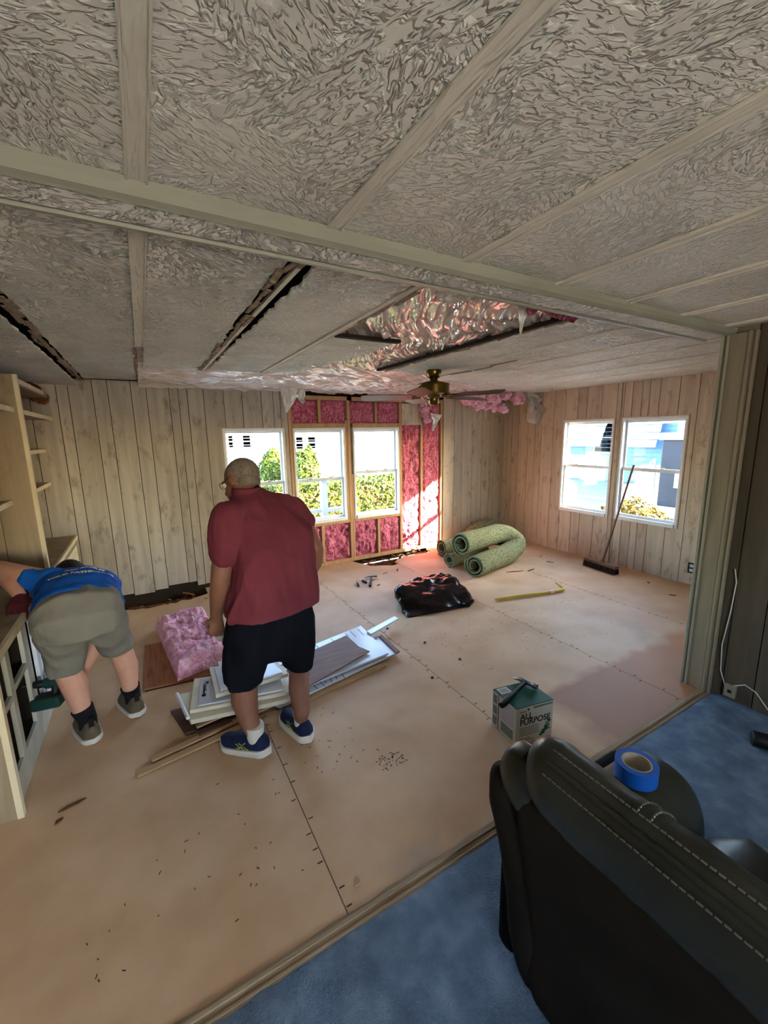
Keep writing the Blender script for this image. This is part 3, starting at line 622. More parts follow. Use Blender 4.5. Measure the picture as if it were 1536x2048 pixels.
# ------------------------------------------------------------------ outside
GZ = -.75
GRASS = mat('dry_grass', ['#6f7446', '#8b8a56', '#a49a6b'], rough=1, scale=(3, 3, 3), detail=6)
GRAVEL = mat('pale_gravel', ['#c9c2b2', '#d8d2c4'], rough=1, scale=(5, 5, 5), detail=6)  # kept pale to bounce sunlight up through the windows
ROADM = mat('pale_concrete', ['#6d747b', '#7b8289'], rough=.9, scale=(2, 2, 2))
LEAFY = mat('hedge_leaf', ['#2a3a0c', '#4a5a13', '#6c751e'], rough=.5, rand=.0, scale=(9, 9, 9))
LEAFY2 = mat('yellow_leaf', ['#5d5410', '#7d6f18', '#938423'], rough=.5, scale=(9, 9, 9))
TWIG = mat('twig', ['#4a3a26', '#5b4933'], rough=.9)
WHITEW = mat('white_siding', ['#d9dcde', '#e4e6e7'], rough=.7)
CREAMS = mat('cream_siding', ['#dcd3b4', '#e6dec3'], rough=.7)
BLUEW = mat('blue_siding', ['#6686a3', '#7391ad'], rough=.7)
GREYB = mat('greyblue_siding', ['#75889a', '#8193a4'], rough=.7)
ROOFM = mat('grey_roof', ['#8b8f94', '#9a9ea2'], rough=.8)
WINDARK = mat('far_window_glass', ['#5d7484', '#73899a'], rough=.15, spec=.6)
TRAILER = mat('slate_trailer', ['#31343e', '#3a3d48'], rough=.5)
M().box(-40, 6.6, 5.3, 60, GZ-.2, GZ).build('ground', GRAVEL, kind='structure'); M().box(-40, 6.6, -30, -2.8, GZ-.2, GZ).build('bounce_ground_rear', GRAVEL, kind='structure')  # rear ground unseen, laid pale to bounce sun onto the near ceiling
M().box(-1.6, 2.0, -4.2, -2.76, 2.12, 2.18).build('sky_blocker_rear', ALU, kind='structure')  # unseen sheet added over the rear opening to block its sky light
M().box(6.6, 60, -30, 60, GZ-.2, GZ).build('road', ROADM, kind='structure')
M().box(-40, 60, 14, 19, GZ, GZ+.02).build('street', ROADM, kind='structure')
def leaves(vol, n, size, seed):
    """cloud of small folded leaves over an ellipsoid or box; vol(rng)->point, outward normal"""
    r_ = np.random.default_rng(seed); vs = []; fs = []
    for k in range(n):
        p, nn = vol(r_); nn = unit(nn+r_.normal(size=3)*.6); t = unit(np.cross(nn, r_.normal(size=3))); b_ = np.cross(nn, t); s_ = size*r_.uniform(.6, 1.3); i = len(vs)
        vs += [p-t*s_, p+b_*s_*.45+nn*s_*.15, p+t*s_, p-b_*s_*.45+nn*s_*.15]; fs += [(i, i+1, i+2), (i, i+2, i+3)]
    return vs, fs
def hedge(name, label, x0, x1, y0, y1, top, n, size, mt, seed):
    t = thing(name, label, 'hedge', ((x0+x1)/2, (y0+y1)/2, GZ))
    def vol(r_):
        u, v_ = r_.uniform(), r_.uniform(); k = r_.uniform()
        bump = .06*float(vnoise(V((u*(x1-x0)*2.2, v_*3, seed))))
        if k < .55: return V((x0+u*(x1-x0), y0-bump+r_.uniform(0, .1), GZ+v_*(top-GZ)+.03)), V((0, -1, .2))
        if k < .9: return V((x0+u*(x1-x0), y0+v_*(y1-y0), top+bump+r_.uniform(-.1, 0))), V((0, -.2, 1))
        return V((random.choice((x0, x1)), y0+u*(y1-y0), GZ+v_*(top-GZ))), V((random.choice((-1, 1)), 0, 0))
    mb = M(); mb.add(*leaves(vol, n, size, seed)); mb.build('foliage', mt, t)
    mb = M()
    for k in range(int((x1-x0)*5)): x = x0+.1+k*.2; mb.bar((x, (y0+y1)/2, GZ), (x+random.uniform(-.1, .1), (y0+y1)/2, top-.1), .03, .03)
    mb.box(x0+.1, x1-.1, y0+.14, y1-.1, GZ+.1, top-.12); mb.build('stem', TWIG, t)
def shrub(name, label, c, rad, n, size, mt, seed, group=None):
    t = thing(name, label, 'shrub', (c[0], c[1], GZ), group)
    def vol(r_):
        d = unit(r_.normal(size=3)); k = 1+.18*float(vnoise(d*3+seed)); return V(c)+d*V(rad)*k*r_.uniform(.85, 1), d
    mb = M(); mb.add(*leaves(vol, n, size, seed)); mb.build('foliage', mt, t)
    mb = M(); mb.ball(c, V(rad)*.82, 7); mb.bar((c[0], c[1], GZ), c, .06, .06)
    for k in range(6): d = unit(V((random.uniform(-1, 1), random.uniform(-1, 1), 1))); mb.bar((c[0], c[1], GZ), V(c)+d*V(rad)*.7, .025, .025)
    mb.build('branch', TWIG, t)
hedge('clipped_hedge', 'clipped yellow-green hedge running below the three far windows', 1.3, 6.4, 8.0, 8.9, .78, 9000, .05, LEAFY, 3)
shrub('round_shrub', 'round yellow-green shrub rising above the hedge behind the middle far window', (at(612, 950, Y=9.5)[0], 9.5, .75), (.34, .34, .75), 2600, .055, LEAFY, 5)
shrub('round_shrub', 'yellow-green shrub seen beside the man\'s head through the left far window', (at(546, 960, Y=10.4)[0], 10.4, .7), (.36, .36, .75), 2600, .055, LEAFY, 6)
# white railing close outside the middle window
t = thing('white_railing', 'white rail and post standing outside the middle far window', 'railing', (2.3, 6.2, GZ))
p = at(648, 1000, Y=6.2)
M().box(p[0]-.05, p[0]+.05, 6.15, 6.25, GZ, 1.0).build('post', WHITEW, t, bevel=.006); M().box(1.3, 3.0, 6.17, 6.23, .50, .56).build('rail', WHITEW, t, bevel=.006)
M().box(p[0]-.07, p[0]+.07, 6.13, 6.27, 1.0, 1.03).build('post_cap', WHITEW, t, bevel=.006)
def house(name, label, x0, x1, y0, y1, z1, mt, wins, axis='y', face=None, laps=.2, roof=True, roofh=.9, over=.4):
    """lap-sided house: body, clapboards on the seen face, windows with panes, roof"""
    t = thing(name, label, 'house', ((x0+x1)/2, (y0+y1)/2, GZ)); M().box(x0, x1, y0, y1, GZ, z1).build('wall', mt, t)
    z = GZ+.05
    while z < z1-.05:
        if axis == 'y': M().box(x0-.01, x1+.01, y0-.03, y0, z, z+laps-.02).build('siding_board', mt, t)
        else: M().box(x0-.03, x0, y0-.01, y1+.01, z, z+laps-.02).build('siding_board', mt, t)
        z += laps
    for (a, b_, lo, hi) in wins:
        f = M(); q = M(); d0 = (y0 if axis == 'y' else x0)-.06
        for r in rect_minus(a, b_, lo, hi, [(a+.06, b_-.06, lo+.06, hi-.06)]): wall_box(f, 'x' if axis == 'y' else 'y', d0, d0+.05, r)
        wall_box(f, 'x' if axis == 'y' else 'y', d0, d0+.05, (a, b_, (lo+hi)/2-.025, (lo+hi)/2+.025))
        wo = f.build('window', WHITEW, t); wall_box(q, 'x' if axis == 'y' else 'y', d0+.03, d0+.045, (a+.05, b_-.05, lo+.05, hi-.05)); q.build('pane', WINDARK, wo)
    if roof:
        r_ = M(); o_ = over
        if axis == 'y': r_.add([(x0-o_, y0-o_, z1), (x1+o_, y0-o_, z1), (x1+o_, y1+o_, z1), (x0-o_, y1+o_, z1), (x0-o_, (y0+y1)/2, z1+roofh), (x1+o_, (y0+y1)/2, z1+roofh)], [(0, 1, 5, 4), (2, 3, 4, 5), (1, 2, 5), (3, 0, 4), (3, 2, 1, 0)])
        else: r_.add([(x0-o_, y0-o_, z1), (x0-o_, y1+o_, z1), (x1+o_, y1+o_, z1), (x1+o_, y0-o_, z1), ((x0+x1)/2, y0-o_, z1+roofh), ((x0+x1)/2, y1+o_, z1+roofh)], [(0, 1, 5, 4), (2, 3, 4, 5), (1, 2, 5), (3, 0, 4), (3, 2, 1, 0)])
        r_.build('roof', ROOFM, t, fix=True)
    return t
def px(x, Y): return at(x, 890, Y=Y)[0]
h1 = house('mobile_home', 'long white mobile home across the street behind the left far window', px(430, 26), px(648, 26), 26, 30, 2.75, WHITEW, [(px(590, 26), px(607, 26), .9, 1.8), (px(614, 26), px(632, 26), .9, 1.8), (px(484, 26), px(503, 26), 1.1, 1.9), (px(455, 26), px(468, 26), 1.1, 1.9)], roofh=.5)
c0, c1 = px(634, 21.5), px(694, 21.5)
t = thing('carport', 'white carport roof on posts beside the mobile home across the street', 'carport', ((c0+c1)/2, 22, GZ))
M().box(c0, c1, 21, 24, 2.5, 2.65).build('roof', WHITEW, t)
for x in (c0+.2, c1-.2):
    for y in (21.2, 23.8): M().box(x-.06, x+.06, y-.06, y+.06, GZ, 2.5).build('post', WHITEW, t)
x0 = px(655, 20); x1 = px(688, 20)
t = thing('trellis', 'white lattice trellis panel in front of the carport across the street', 'trellis', ((x0+x1)/2, 20, GZ))
for k in range(7):
    u = (x1-x0)/7
    M().bar((x0+k*u, 20, GZ+.6), (min(x1, x0+(k+3)*u), 20, 2.1), .05, .03).build('lath', WHITEW, t); M().bar((x0+k*u, 20.04, 2.1), (min(x1, x0+(k+3)*u), 20.04, GZ+.6), .05, .03).build('lath', WHITEW, t)
for x in (x0, x1): M().box(x-.05, x+.05, 19.97, 20.07, GZ, 2.2).build('post', WHITEW, t)
a, b_ = px(703, 15.2), px(770, 15.2)
house('white_house', 'tall white house with two small panes behind the right far window', a, b_, 15.2, 18, 4.2, WHITEW, [(px(723, 15.2), px(735, 15.2), 1.9, 2.7), (px(741, 15.2), px(757, 15.2), 1.95, 2.75)], over=.05)
house('blue_house', 'pale blue sided house edge at the right of the right far window', b_+.35, b_+6, 15.4, 18, 4.0, BLUEW, [(px(783, 15.4), px(797, 15.4), 1.7, 2.5)], over=.1)
M().box(XR+.15, 7.6, .75, 1.05, GZ, 3.3).build('wall_sun_blocker', WHITEW, kind='structure'); M().box(XR+.15, 7.9, -2.7, 1.15, 3.3, 3.42).build('roof_sun_blocker', ROOFM, kind='structure')  # unseen wall and roof added to keep sun off the nearer right window
# right side: houses, road kerb, trailer, bush, gate
house('cream_house', 'blue-walled home with white awnings behind the nearer-corner right window', 20.5, 27, 9.0, 22, 3.4, BLUEW, [(12.0, 13.5, .6, 2.2), (15.0, 16.5, .6, 2.2)], axis='x')
ct = bpy.data.objects['cream_house']
AWN = mat('awning_enamel', ['#a4abb0', '#b0b6ba'], rough=.6)
def awning(y0, y1, z0, z1, tilt):
    for k in range(6):
        z = z1-(z1-z0)*k/6; M().obox((20.35-tilt*k/6, (y0+y1)/2, z-.1), (.01, 0, .0), (0, (y1-y0)/2, 0), (.04, 0, (z1-z0)/13)).build('awning_slat', AWN, ct)
awning(12.6, 14.6, .9, 2.9, .9); awning(10.0, 11.6, .9, 2.9, .9); awning(15.4, 17.6, .9, 2.9, .9)
M().box(20.2, 20.45, 12.6, 15, GZ, .5).build('skirting', CREAMS, ct)
house('grey_house', 'pale grey-blue home behind the right window with the broom', 17.5, 24, 1.0, 8.2, 3.6, GREYB, [(6.2, 7.2, .8, 2.0)], axis='x')
M().box(14.0, 14.2, -5, 20, GZ, GZ+.10).build('kerb', mat('kerb_grey', ['#7d8288', '#8a8f94']), kind='structure')
t = thing('utility_trailer', 'dark slate enclosed trailer parked outside the broom window', 'trailer', (8.6, 3.3, GZ))
def rp(x, y, X): return at(x, y, X=X)
y0, y1 = rp(1372, 950, 8)[1], rp(1318, 950, 8)[1]; zt = rp(1345, 880, 8)[2]; zb = rp(1345, 1015, 8)[2]
M().box(8, 9.8, y0-.5, y1, zb, zt).build('body', TRAILER, t, bevel=.02); M().box(7.95, 9.85, y0-.55, y1+.05, zt, zt+.12).build('roof', WHITEW, t, bevel=.02)
M().box(7.97, 8.6, y0-.4, y1+.02, zb-.09, zb).build('bumper', ALU, t, bevel=.01)
for y in (y0, y1-.2):
    M().tube([(8.5, y-.06, GZ+.3), (8.5, y+.1, GZ+.3)], .3, 20).build('wheel', BLACKRUB, t, smooth=True)
M().box(7.97, 8, y0-.05, y0+.16, zb+.35, zb+.6).build('plate', WHITEW, t)
t = thing('tube_gate', 'white tube frame gate standing in front of the dark trailer', 'gate', (8.4, 4.2, GZ))
pp = [rp(1297, 965, 8.2), rp(1301, 925, 8.2), rp(1311, 917, 8.2), rp(1312, 965, 8.2)]
M().tube([(8.2, pp[0][1], GZ), pp[1], pp[2], (8.2, pp[3][1], GZ)], .022, 8).build('frame', WHITEW, t, smooth=True)
M().tube([(8.2, pp[0][1], .55), (8.2, pp[3][1], .55)], .018, 8).build('cross_bar', WHITEW, t, smooth=True)
c = rp(1283, 1030, 6.6)
shrub('yellow_bush', 'bright yellow-leaved bush right outside the broom window', (6.6, c[1]+.12, c[2]-.25), (.55, .55, .45), 2600, .04, LEAFY2, 8)
t = thing('golf_cart', 'white golf cart seen at the left of the broom window', 'cart', (11.6, 6.9, GZ))
c = rp(1256, 920, 11.6); yc = c[1]-.95
M().box(11.1, 12.9, yc-.1, yc+1.0, GZ+.35, GZ+1.0).build('body', WHITEW, t, bevel=.08, seg=3); M().box(11.0, 13.0, yc-.12, yc+1.02, 1.9, 1.98).build('canopy', WHITEW, t, bevel=.03)
for (x, y) in ((11.15, yc-.05), (11.15, yc+.95), (12.85, yc-.05), (12.85, yc+.95)): M().bar((x, y, GZ+.9), (x, y, 1.9), .05, .05).build('post', WHITEW, t)
for (x, y) in ((11.4, yc-.1), (11.4, yc+1.0), (12.6, yc-.1), (12.6, yc+1.0)): M().tube([(x, y-.08, GZ+.27), (x, y+.08, GZ+.27)], .27, 18).build('wheel', BLACKRUB, t, smooth=True)
M().box(11.9, 12.5, yc, yc+.9, GZ+1.0, GZ+1.5).build('seat', CREAMS, t, bevel=.05)

# ------------------------------------------------------------------ built-in bookcase and base cabinet (left)
XF = -.67
t = thing('bookcase', 'tall built-in bookcase with open shelves along the left wall', 'bookcase', (XF-.15, 3.6, .79))
M().box(-.85, XF, 3.59, 3.615, .79, 2.13).build('side_panel', CASE, t); M().box(-1.045, -.854, 3.592, 3.613, .79, 2.13).build('side_panel', CASE, t)
M().box(XF, XF+.022, 3.585, 3.62, .789, 2.13).build('edge_strip', EDGE, t, label='pale front edge strip')
for (y0, y1) in ((2.29, 3.59), (3.615, 4.985)):
    for z, d in ((1.92, .03), (1.63, .12), (1.32, .12)):
        if y1 < 4 and z == 1.63: continue
        M().box(-1.045, XF-d, y0, y1, z-.022, z).build('shelf', CASE, t); M().box(XF-d, XF-d+.012, y0, y1, z-.03, z+.002).build('edge_strip', EDGE, t)
M().box(-1.04, XF-.02, 3.615, 4.985, 2.085, 2.12).build('top_rail', CASE, t); M().box(XF-.02, XF, 3.615, 4.6, 2.09, 2.12).build('edge_strip', EDGE, t)
for (y0, y1) in ((2.29, 3.59), (3.615, 4.985)):
    y = y0
    while y < y1-.02:
        e = min(y+.17, y1); M().box(-.90, -.885, y+.003, e-.003, 1.92, 2.1).build('back_board', REDPLY, t); y = e
for y in (3.95, 4.35, 3.2, 2.8): M().box(-.885, -.87, y, y+.012, 1.92, 2.1).build('back_cleat', PINE, t)
t = thing('end_panel', 'tall panelled end board with pale front edge at the left frame edge', 'panel', (XF-.2, 2.27, 0))
M().box(-1.045, XF, 2.255, 2.28, 0, 2.13).build('board', CASE, t); M().box(XF, XF+.024, 2.25, 2.285, 0, 2.13).build('edge_strip', EDGE, t)
t = thing('countertop', 'long wood-look countertop over the low cabinets on the left wall', 'countertop', (XF-.2, 3.6, .755))
M().box(-1.045, XF+.012, 2.286, 4.985, .755, .785).build('top', CASE, t); M().box(XF+.012, XF+.03, 2.286, 4.985, .75, .787).build('edge_strip', EDGE, t)
t = thing('base_cabinet', 'low built-in cabinet with open doorless bays in front of the left wall', 'cabinet', (XF-.2, 3.6, 0))
FR = mat('worn_white_frame', ['#a9a797', '#bdbbad'], rough=.55, scale=(12, 12, 5))
def ff(y0, y1, z0, z1, nm='frame_rail'): M().box(XF-.02, XF, y0, y1, z0, z1).build(nm, FR, t, bevel=.002, seg=1)
ff(2.286, 4.98, .0, .15); ff(2.286, 4.98, .70, .752)
for y0, y1 in ((2.49, 2.55), (2.80, 2.90), (3.50, 3.62), (4.93, 4.98)): ff(y0, y1, .15, .70, 'frame_stile')
ff(2.286, 2.49, .46, .49); ff(2.55, 2.80, .48, .51)
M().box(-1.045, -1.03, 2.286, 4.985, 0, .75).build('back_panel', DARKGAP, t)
for y in (2.50, 2.87, 3.55): M().box(-1.03, XF-.02, y, y+.018, 0, .75).build('divider', DARKGAP, t)  # dividers and shelves coloured near black to stand in for shade inside
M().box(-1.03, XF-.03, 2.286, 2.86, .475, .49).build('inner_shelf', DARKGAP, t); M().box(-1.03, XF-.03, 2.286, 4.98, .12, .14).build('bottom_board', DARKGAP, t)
def cdoor(par, y0, y1, z0, z1, mt=CREAMP, nm='door'):
    d = M().box(XF, XF+.02, y0, y1, z0, z1).build(nm, mt, par, bevel=.003)
    M().box(XF+.02, XF+.026, y0+.05, y1-.05, z0+.05, z1-.05).build('raised_panel', mt, d, bevel=.004)
    return d
cdoor(t, 2.93, 3.21, .17, .70, WHITEPANEL); cdoor(t, 3.22, 3.49, .17, .70, WHITEPANEL); cdoor(t, 3.63, 4.26, .40, .70); cdoor(t, 4.28, 4.92, .40, .70); cdoor(t, 3.63, 4.92, .16, .385)

# ------------------------------------------------------------------ ceiling fan
fc = V((2.39, 3.2, HZ))
t = thing('ceiling_fan', 'antique brass ceiling fan with five brown blades under the torn ceiling', 'fan', (fc[0], fc[1], 1.86))
def L(prof, nm, mt=BRASS, par=t): M().lathe(fc, prof, 32).build(nm, mt, par, smooth=True)
L([(.001, 0), (.068, 0), (.070, -.02), (.062, -.055), (.04, -.075), (.001, -.076)], 'canopy'); L([(.001, -.07), (.032, -.07), (.034, -.09), (.05, -.105), (.001, -.106)], 'neck')
L([(.001, -.1), (.09, -.104), (.138, -.12), (.150, -.128), (.150, -.134), (.143, -.138), (.143, -.198), (.150, -.203), (.150, -.210), (.12, -.225), (.001, -.226)], 'motor_housing')
L([(.001, -.22), (.075, -.222), (.07, -.24), (.05, -.252), (.048, -.30), (.03, -.315), (.001, -.316)], 'switch_housing')
fa = math.atan2(-RGT[1], RGT[0]);
for k in range(5):
    phi = R(250+72*k); dr = V((RGT[0]*math.cos(phi)+FWD[0]*math.sin(phi), RGT[1]*math.cos(phi)+FWD[1]*math.sin(phi), 0)); dr = unit(dr); sd = unit(np.cross((0, 0, 1), dr)); up = V((0, 0, 1))
    tl = unit(sd+up*.32); c = fc+V((0, 0, -.235))
    b = M(); outl = [(.2, -.05), (.3, -.062), (.6, -.068), (.66, -.06), (.675, -.03), (.675, .03), (.66, .06), (.6, .068), (.3, .062), (.2, .05)]
    nrm = np.cross(dr, tl)
    vs = [c+dr*a+tl*q+nrm*.003 for a, q in outl]+[c+dr*a+tl*q-nrm*.003 for a, q in outl]; n_ = len(outl)
    b.add(vs, [tuple(range(n_)), tuple(range(2*n_-1, n_-1, -1))]+[(i, n_+i, n_+(i+1) % n_, (i+1) % n_) for i in range(n_)])
    bo = b.build('blade', WALNUT, t, fix=True)
    M().bar(c+dr*.09+up*.008, c+dr*.24+up*.004, .026, .008).tube([c+dr*.12+tl*.03, c+dr*.2+tl*.045, c+dr*.25], .005, 6).tube([c+dr*.12-tl*.03, c+dr*.2-tl*.045, c+dr*.25], .005, 6).build('blade_iron', BRASS, bo)
M().tube([fc+V((.03, -.03, -.3)), fc+V((.032, -.032, -.4))], .002, 6).build('pull_chain', BRASS, t)

# ------------------------------------------------------------------ lumber pile on the floor
def board(name, label, pix, z, th, mt, cat='board', bevel=.002, group=None, zs=None):
    top = [at(x, y, Z=(z if zs is None else zs[i])) for i, (x, y) in enumerate(pix)]
    return M().slab(top, th).build(name, mt, None, label=label, cat=cat, group=group, bevel=bevel, seg=1)
board('plywood_sheet', 'red-brown plywood sheet lying flat under the pink insulation batt', [(286, 1379), (470, 1339), (452, 1262), (290, 1290)], .014, .012, REDPLY)
board('plywood_sheet', 'second red-brown sheet edge directly under the top plywood sheet', [(290, 1384), (472, 1343), (470, 1300), (300, 1312)], .0015, .0012, DARKPLANK)
board('plank', 'dark brown plank at the bottom of the pile near the left end', [(341, 1421), (540, 1368), (572, 1410), (370, 1466)], .020, .018, DARKPLANK)
board('laminate_panel', 'white grooved panel lowest at the right end of the pile', [(480, 1384), (757, 1270), (797, 1304), (560, 1414)], .036, .012, WHITEPANEL)
board('wood_strip', 'pale wood slat poking out under the white panels on the right', [(600, 1392), (765, 1325), (772, 1331), (610, 1402)], .016, .014, PINE)
board('cream_board', 'beige flat panel under the two handled cabinet doors', [(353, 1389), (560, 1348), (590, 1395), (381, 1441)], .092, .028, CREAMP)
board('laminate_panel', 'big pale blue-white panel topped by brown boards in the pile', [(470, 1352), (722, 1251), (777, 1306), (540, 1402)], .061, .014, WHITEPANEL)
board('brown_board', 'wide brown backing board lying on the pale blue-white panel', [(560, 1330), (693, 1270), (716, 1291), (600, 1360)], .071, .008, BROWNBOARD)
board('brown_board', 'narrow brown splintered board beside the wide brown one', [(575, 1372), (714, 1291), (740, 1302), (600, 1382)], .081, .008, BROWNBOARD)
board('trim_strip', 'short white trim strip sticking out beyond the far end of the pile', [(733, 1262), (789, 1232), (797, 1237), (742, 1268)], .076, .012, WHITEPANEL)
board('wood_strip', 'thin brown splinter board at the right corner of the white panels', [(763, 1268), (800, 1302), (794, 1306), (758, 1272)], .05, .01, BROWNBOARD)
# grooves and split lines on the white panels
def scores(obj, pix, z):
    mb = M()
    for (a, b_) in pix: mb.bar(at(*a, Z=z), at(*b_, Z=z), .004, .0012)
    mb.build('score_line', INK, obj)
big = bpy.data.objects['laminate_panel.001']; low = bpy.data.objects['laminate_panel']
scores(low, [((640, 1352), (652, 1366)), ((655, 1345), (664, 1364)), ((666, 1343), (674, 1358)), ((675, 1338), (690, 1356)), ((705, 1318), (716, 1331)), ((740, 1300), (752, 1312)), ((625, 1368), (635, 1378))], .0368)
scores(big, [((632, 1290), (640, 1298)), ((662, 1278), (672, 1286)), ((700, 1262), (712, 1274)), ((715, 1258), (728, 1270)), ((690, 1266), (697, 1272)), ((640, 1364), (650, 1372))], .0616)
def cabdoor(label, pix, z, th, hpix):
    top = [at(x, y, Z=z) for x, y in pix]; c = sum(top)/4
    t = thing('cabinet_door', label, 'door', tuple(c-V((0, 0, th))), 'loose cabinet doors on the pile')
    M().slab(top, th).build('panel', CREAMP, t, bevel=.004)
    inner = [c+(p-c)*.86+V((0, 0, .008)) for p in top]; M().slab(inner, .01).build('raised_field', WHITEPANEL, t, bevel=.004)
    if hpix:
        a, b_ = at(*hpix[0], Z=z+.008), at(*hpix[1], Z=z+.008); d = b_-a; nv = unit(np.cross(d, (0, 0, 1)))
        h = M().tube([a, a+d*.15+V((0, 0, .02)), a+d*.5+V((0, 0, .028)), a+d*.85+V((0, 0, .02)), b_], [.004, .005, .009, .005, .004], 8)
        for q in (a, b_): h.ball(q+V((0, 0, .003)), (.014, .014, .006), 6)
        for q, s_ in ((.3, 1), (.7, -1)): h.tube([a+d*q+V((0, 0, .02)), a+d*q+nv*.012*s_+V((0, 0, .012)), a+d*(q+.12)+nv*.008*s_+V((0, 0, .016))], .003, 6)
        h.build('handle', DARKSTEEL, t, smooth=True)
cabdoor('lower cream cabinet door with black handle, second door from the top of the pile', [(388, 1357), (572, 1330), (581, 1383), (379, 1421)], .118, .024, ((413, 1366), (408, 1391)))
board('cream_board', 'cream board corner peeking out behind the topmost cabinet door', [(435, 1323), (545, 1306), (560, 1328), (442, 1346)], .142, .014, CREAMP)
cabdoor('topmost cream cabinet door with black handle beside the man\'s leg', [(418, 1334), (549, 1317), (577, 1347), (431, 1390)], .170, .024, ((449, 1336), (455, 1361)))
o = M().tube([at(354, 1388, Z=.10), at(376, 1436, Z=.10)], .011, 10).build('edge_moulding', ALU, None, smooth=True, label='white rounded moulding leaning at the left end of the pile', cat='moulding')
board('wood_strip', 'upper of two long pine strips sticking out toward the camera', [(297, 1515), (560, 1395), (568, 1400), (305, 1522)], .03, .012, PINE, zs=[.013, .05, .05, .013])
board('wood_strip', 'long pine strip lowest and nearest the camera, its end on bare floor', [(270, 1544), (520, 1428), (528, 1436), (276, 1552)], .012, .011, PINE, zs=[.012, .03, .03, .012])
board('wood_strip', 'short split pine strip under the lower handled cabinet door', [(391, 1450), (470, 1416), (474, 1420), (394, 1455)], .06, .01, PINE, zs=[.046, .058, .058, .046])
board('wood_strip', 'dark strip squeezed between the beige panel and the dark plank', [(392, 1462), (580, 1392), (586, 1397), (398, 1470)], .05, .012, DARKPLANK, zs=[.034, .036, .036, .034])

# ------------------------------------------------------------------ pink batt on the plywood
def floor_batt():
    quad = [at(308, 1229, Z=.15), at(408, 1208, Z=.15), at(455, 1296, Z=.12), at(352, 1336, Z=.12)]
    nu, nv = 46, 60; U, W2 = np.meshgrid(np.linspace(0, 1, nu+1), np.linspace(0, 1, nv+1)); U3, W3 = U[..., None], W2[..., None]
    P0 = (quad[0]*(1-U3)+quad[1]*U3)*(1-W3)+(quad[3]*(1-U3)+quad[2]*U3)*W3
    e = np.minimum(np.minimum(U, 1-U), np.minimum(W2, 1-W2)*1.3); e = np.clip(e/.09, 0, 1)**.5
    d = fbm(np.stack([P0[..., 0]*8, P0[..., 1]*8, P0[..., 0]*0], -1), 3)*.022+ridged(np.stack([P0[..., 0]*16, P0[..., 1]*12, P0[..., 0]*0+4], -1), 2)*.014
    fold = -.045*np.exp(-((W2-.62)/.05)**2)*(U > .15)
    top = P0.copy(); top[..., 2] = .018+(P0[..., 2]-.018+d+fold)*(.12+.88*e); c = P0.reshape(-1, 3).mean(0)
    top[..., :2] += (P0[..., :2]-c[:2])*(.03*vnoise(np.stack([P0[..., 0]*14, P0[..., 1]*14, P0[..., 0]*0+9], -1)))[..., None]
    bot = P0.copy(); bot[..., 2] = .016
    n = (nu+1)*(nv+1); idx = lambda i, j: j*(nu+1)+i
    fs = [(idx(i, j+1), idx(i+1, j+1), idx(i+1, j), idx(i, j)) for j in range(nv) for i in range(nu)]+[(n+idx(i, j), n+idx(i+1, j), n+idx(i+1, j+1), n+idx(i, j+1)) for j in range(nv) for i in range(nu)]
    loop = [idx(i, 0) for i in range(nu)]+[idx(nu, j) for j in range(nv)]+[idx(i, nv) for i in range(nu, 0, -1)]+[idx(0, j) for j in range(nv, 0, -1)]
    fs += [(loop[k], loop[(k+1) % len(loop)], n+loop[(k+1) % len(loop)], n+loop[k]) for k in range(len(loop))]
    mb = M(); mb.add(list(top.reshape(-1, 3))+list(bot.reshape(-1, 3)), fs)
    mb.build('insulation_batt', INS2, None, smooth=True, fix=True, label='folded pink fibreglass batt lying on the plywood by the left wall', cat='insulation')
floor_batt()

# ------------------------------------------------------------------ black plastic bag
def bag():
    bm = bmesh.new()
    pts = [at(x, y, Z=.004) for x, y in ((802, 1226), (814, 1236), (850, 1222), (885, 1210), (912, 1208), (940, 1214), (950, 1204), (925, 1188), (905, 1160), (870, 1158), (825, 1164), (800, 1182))]
    pts += [at(x, y, Y=Y) for x, y, Y in ((796, 1179, 3.42), (832, 1157, 3.62), (862, 1151, 3.62), (898, 1150, 3.52), (908, 1168, 3.30), (845, 1186, 3.32), (948, 1200, 2.96), (880, 1178, 3.3))]
    for p in pts: bm.verts.new(p)
    r_ = bmesh.ops.convex_hull(bm, input=bm.verts[:]); bmesh.ops.delete(bm, geom=[v for v in bm.verts if not v.link_faces], context='VERTS')
    for k in range(4): bmesh.ops.subdivide_edges(bm, edges=bm.edges[:], cuts=1, use_grid_fill=True)
    bmesh.ops.triangulate(bm, faces=bm.faces[:]); bm.normal_update()
    vs = np.array([v.co[:] for v in bm.verts]); no = np.array([v.normal[:] for v in bm.verts]); fs = [tuple(v.index for v in f.verts) for f in bm.faces]; bm.verts.index_update(); fs = [tuple(v.index for v in f.verts) for f in bm.faces]; bm.free()
    q = vs+.05*np.stack([vnoise(vs*6), vnoise(vs*6+5), vnoise(vs*6+9)], -1)
    d = .040*ridged(q*V((3.5, 5, 4)), 2)+.016*ridged(q*V((13, 9, 11)), 2)-.028; k = np.clip(vs[:, 2]/.05, .15, 1); vs = vs+no*(d*k)[:, None]; vs[:, 2] = np.maximum(vs[:, 2], .003)
    mb = M().add(vs, fs); o = mb.build('trash_bag', BAG, None, smooth=True, fix=True, label='crumpled black plastic trash bag slumped on the subfloor', cat='bag'); md = o.modifiers.new('s', 'SMOOTH'); md.factor = .5; md.iterations = 1
bag()

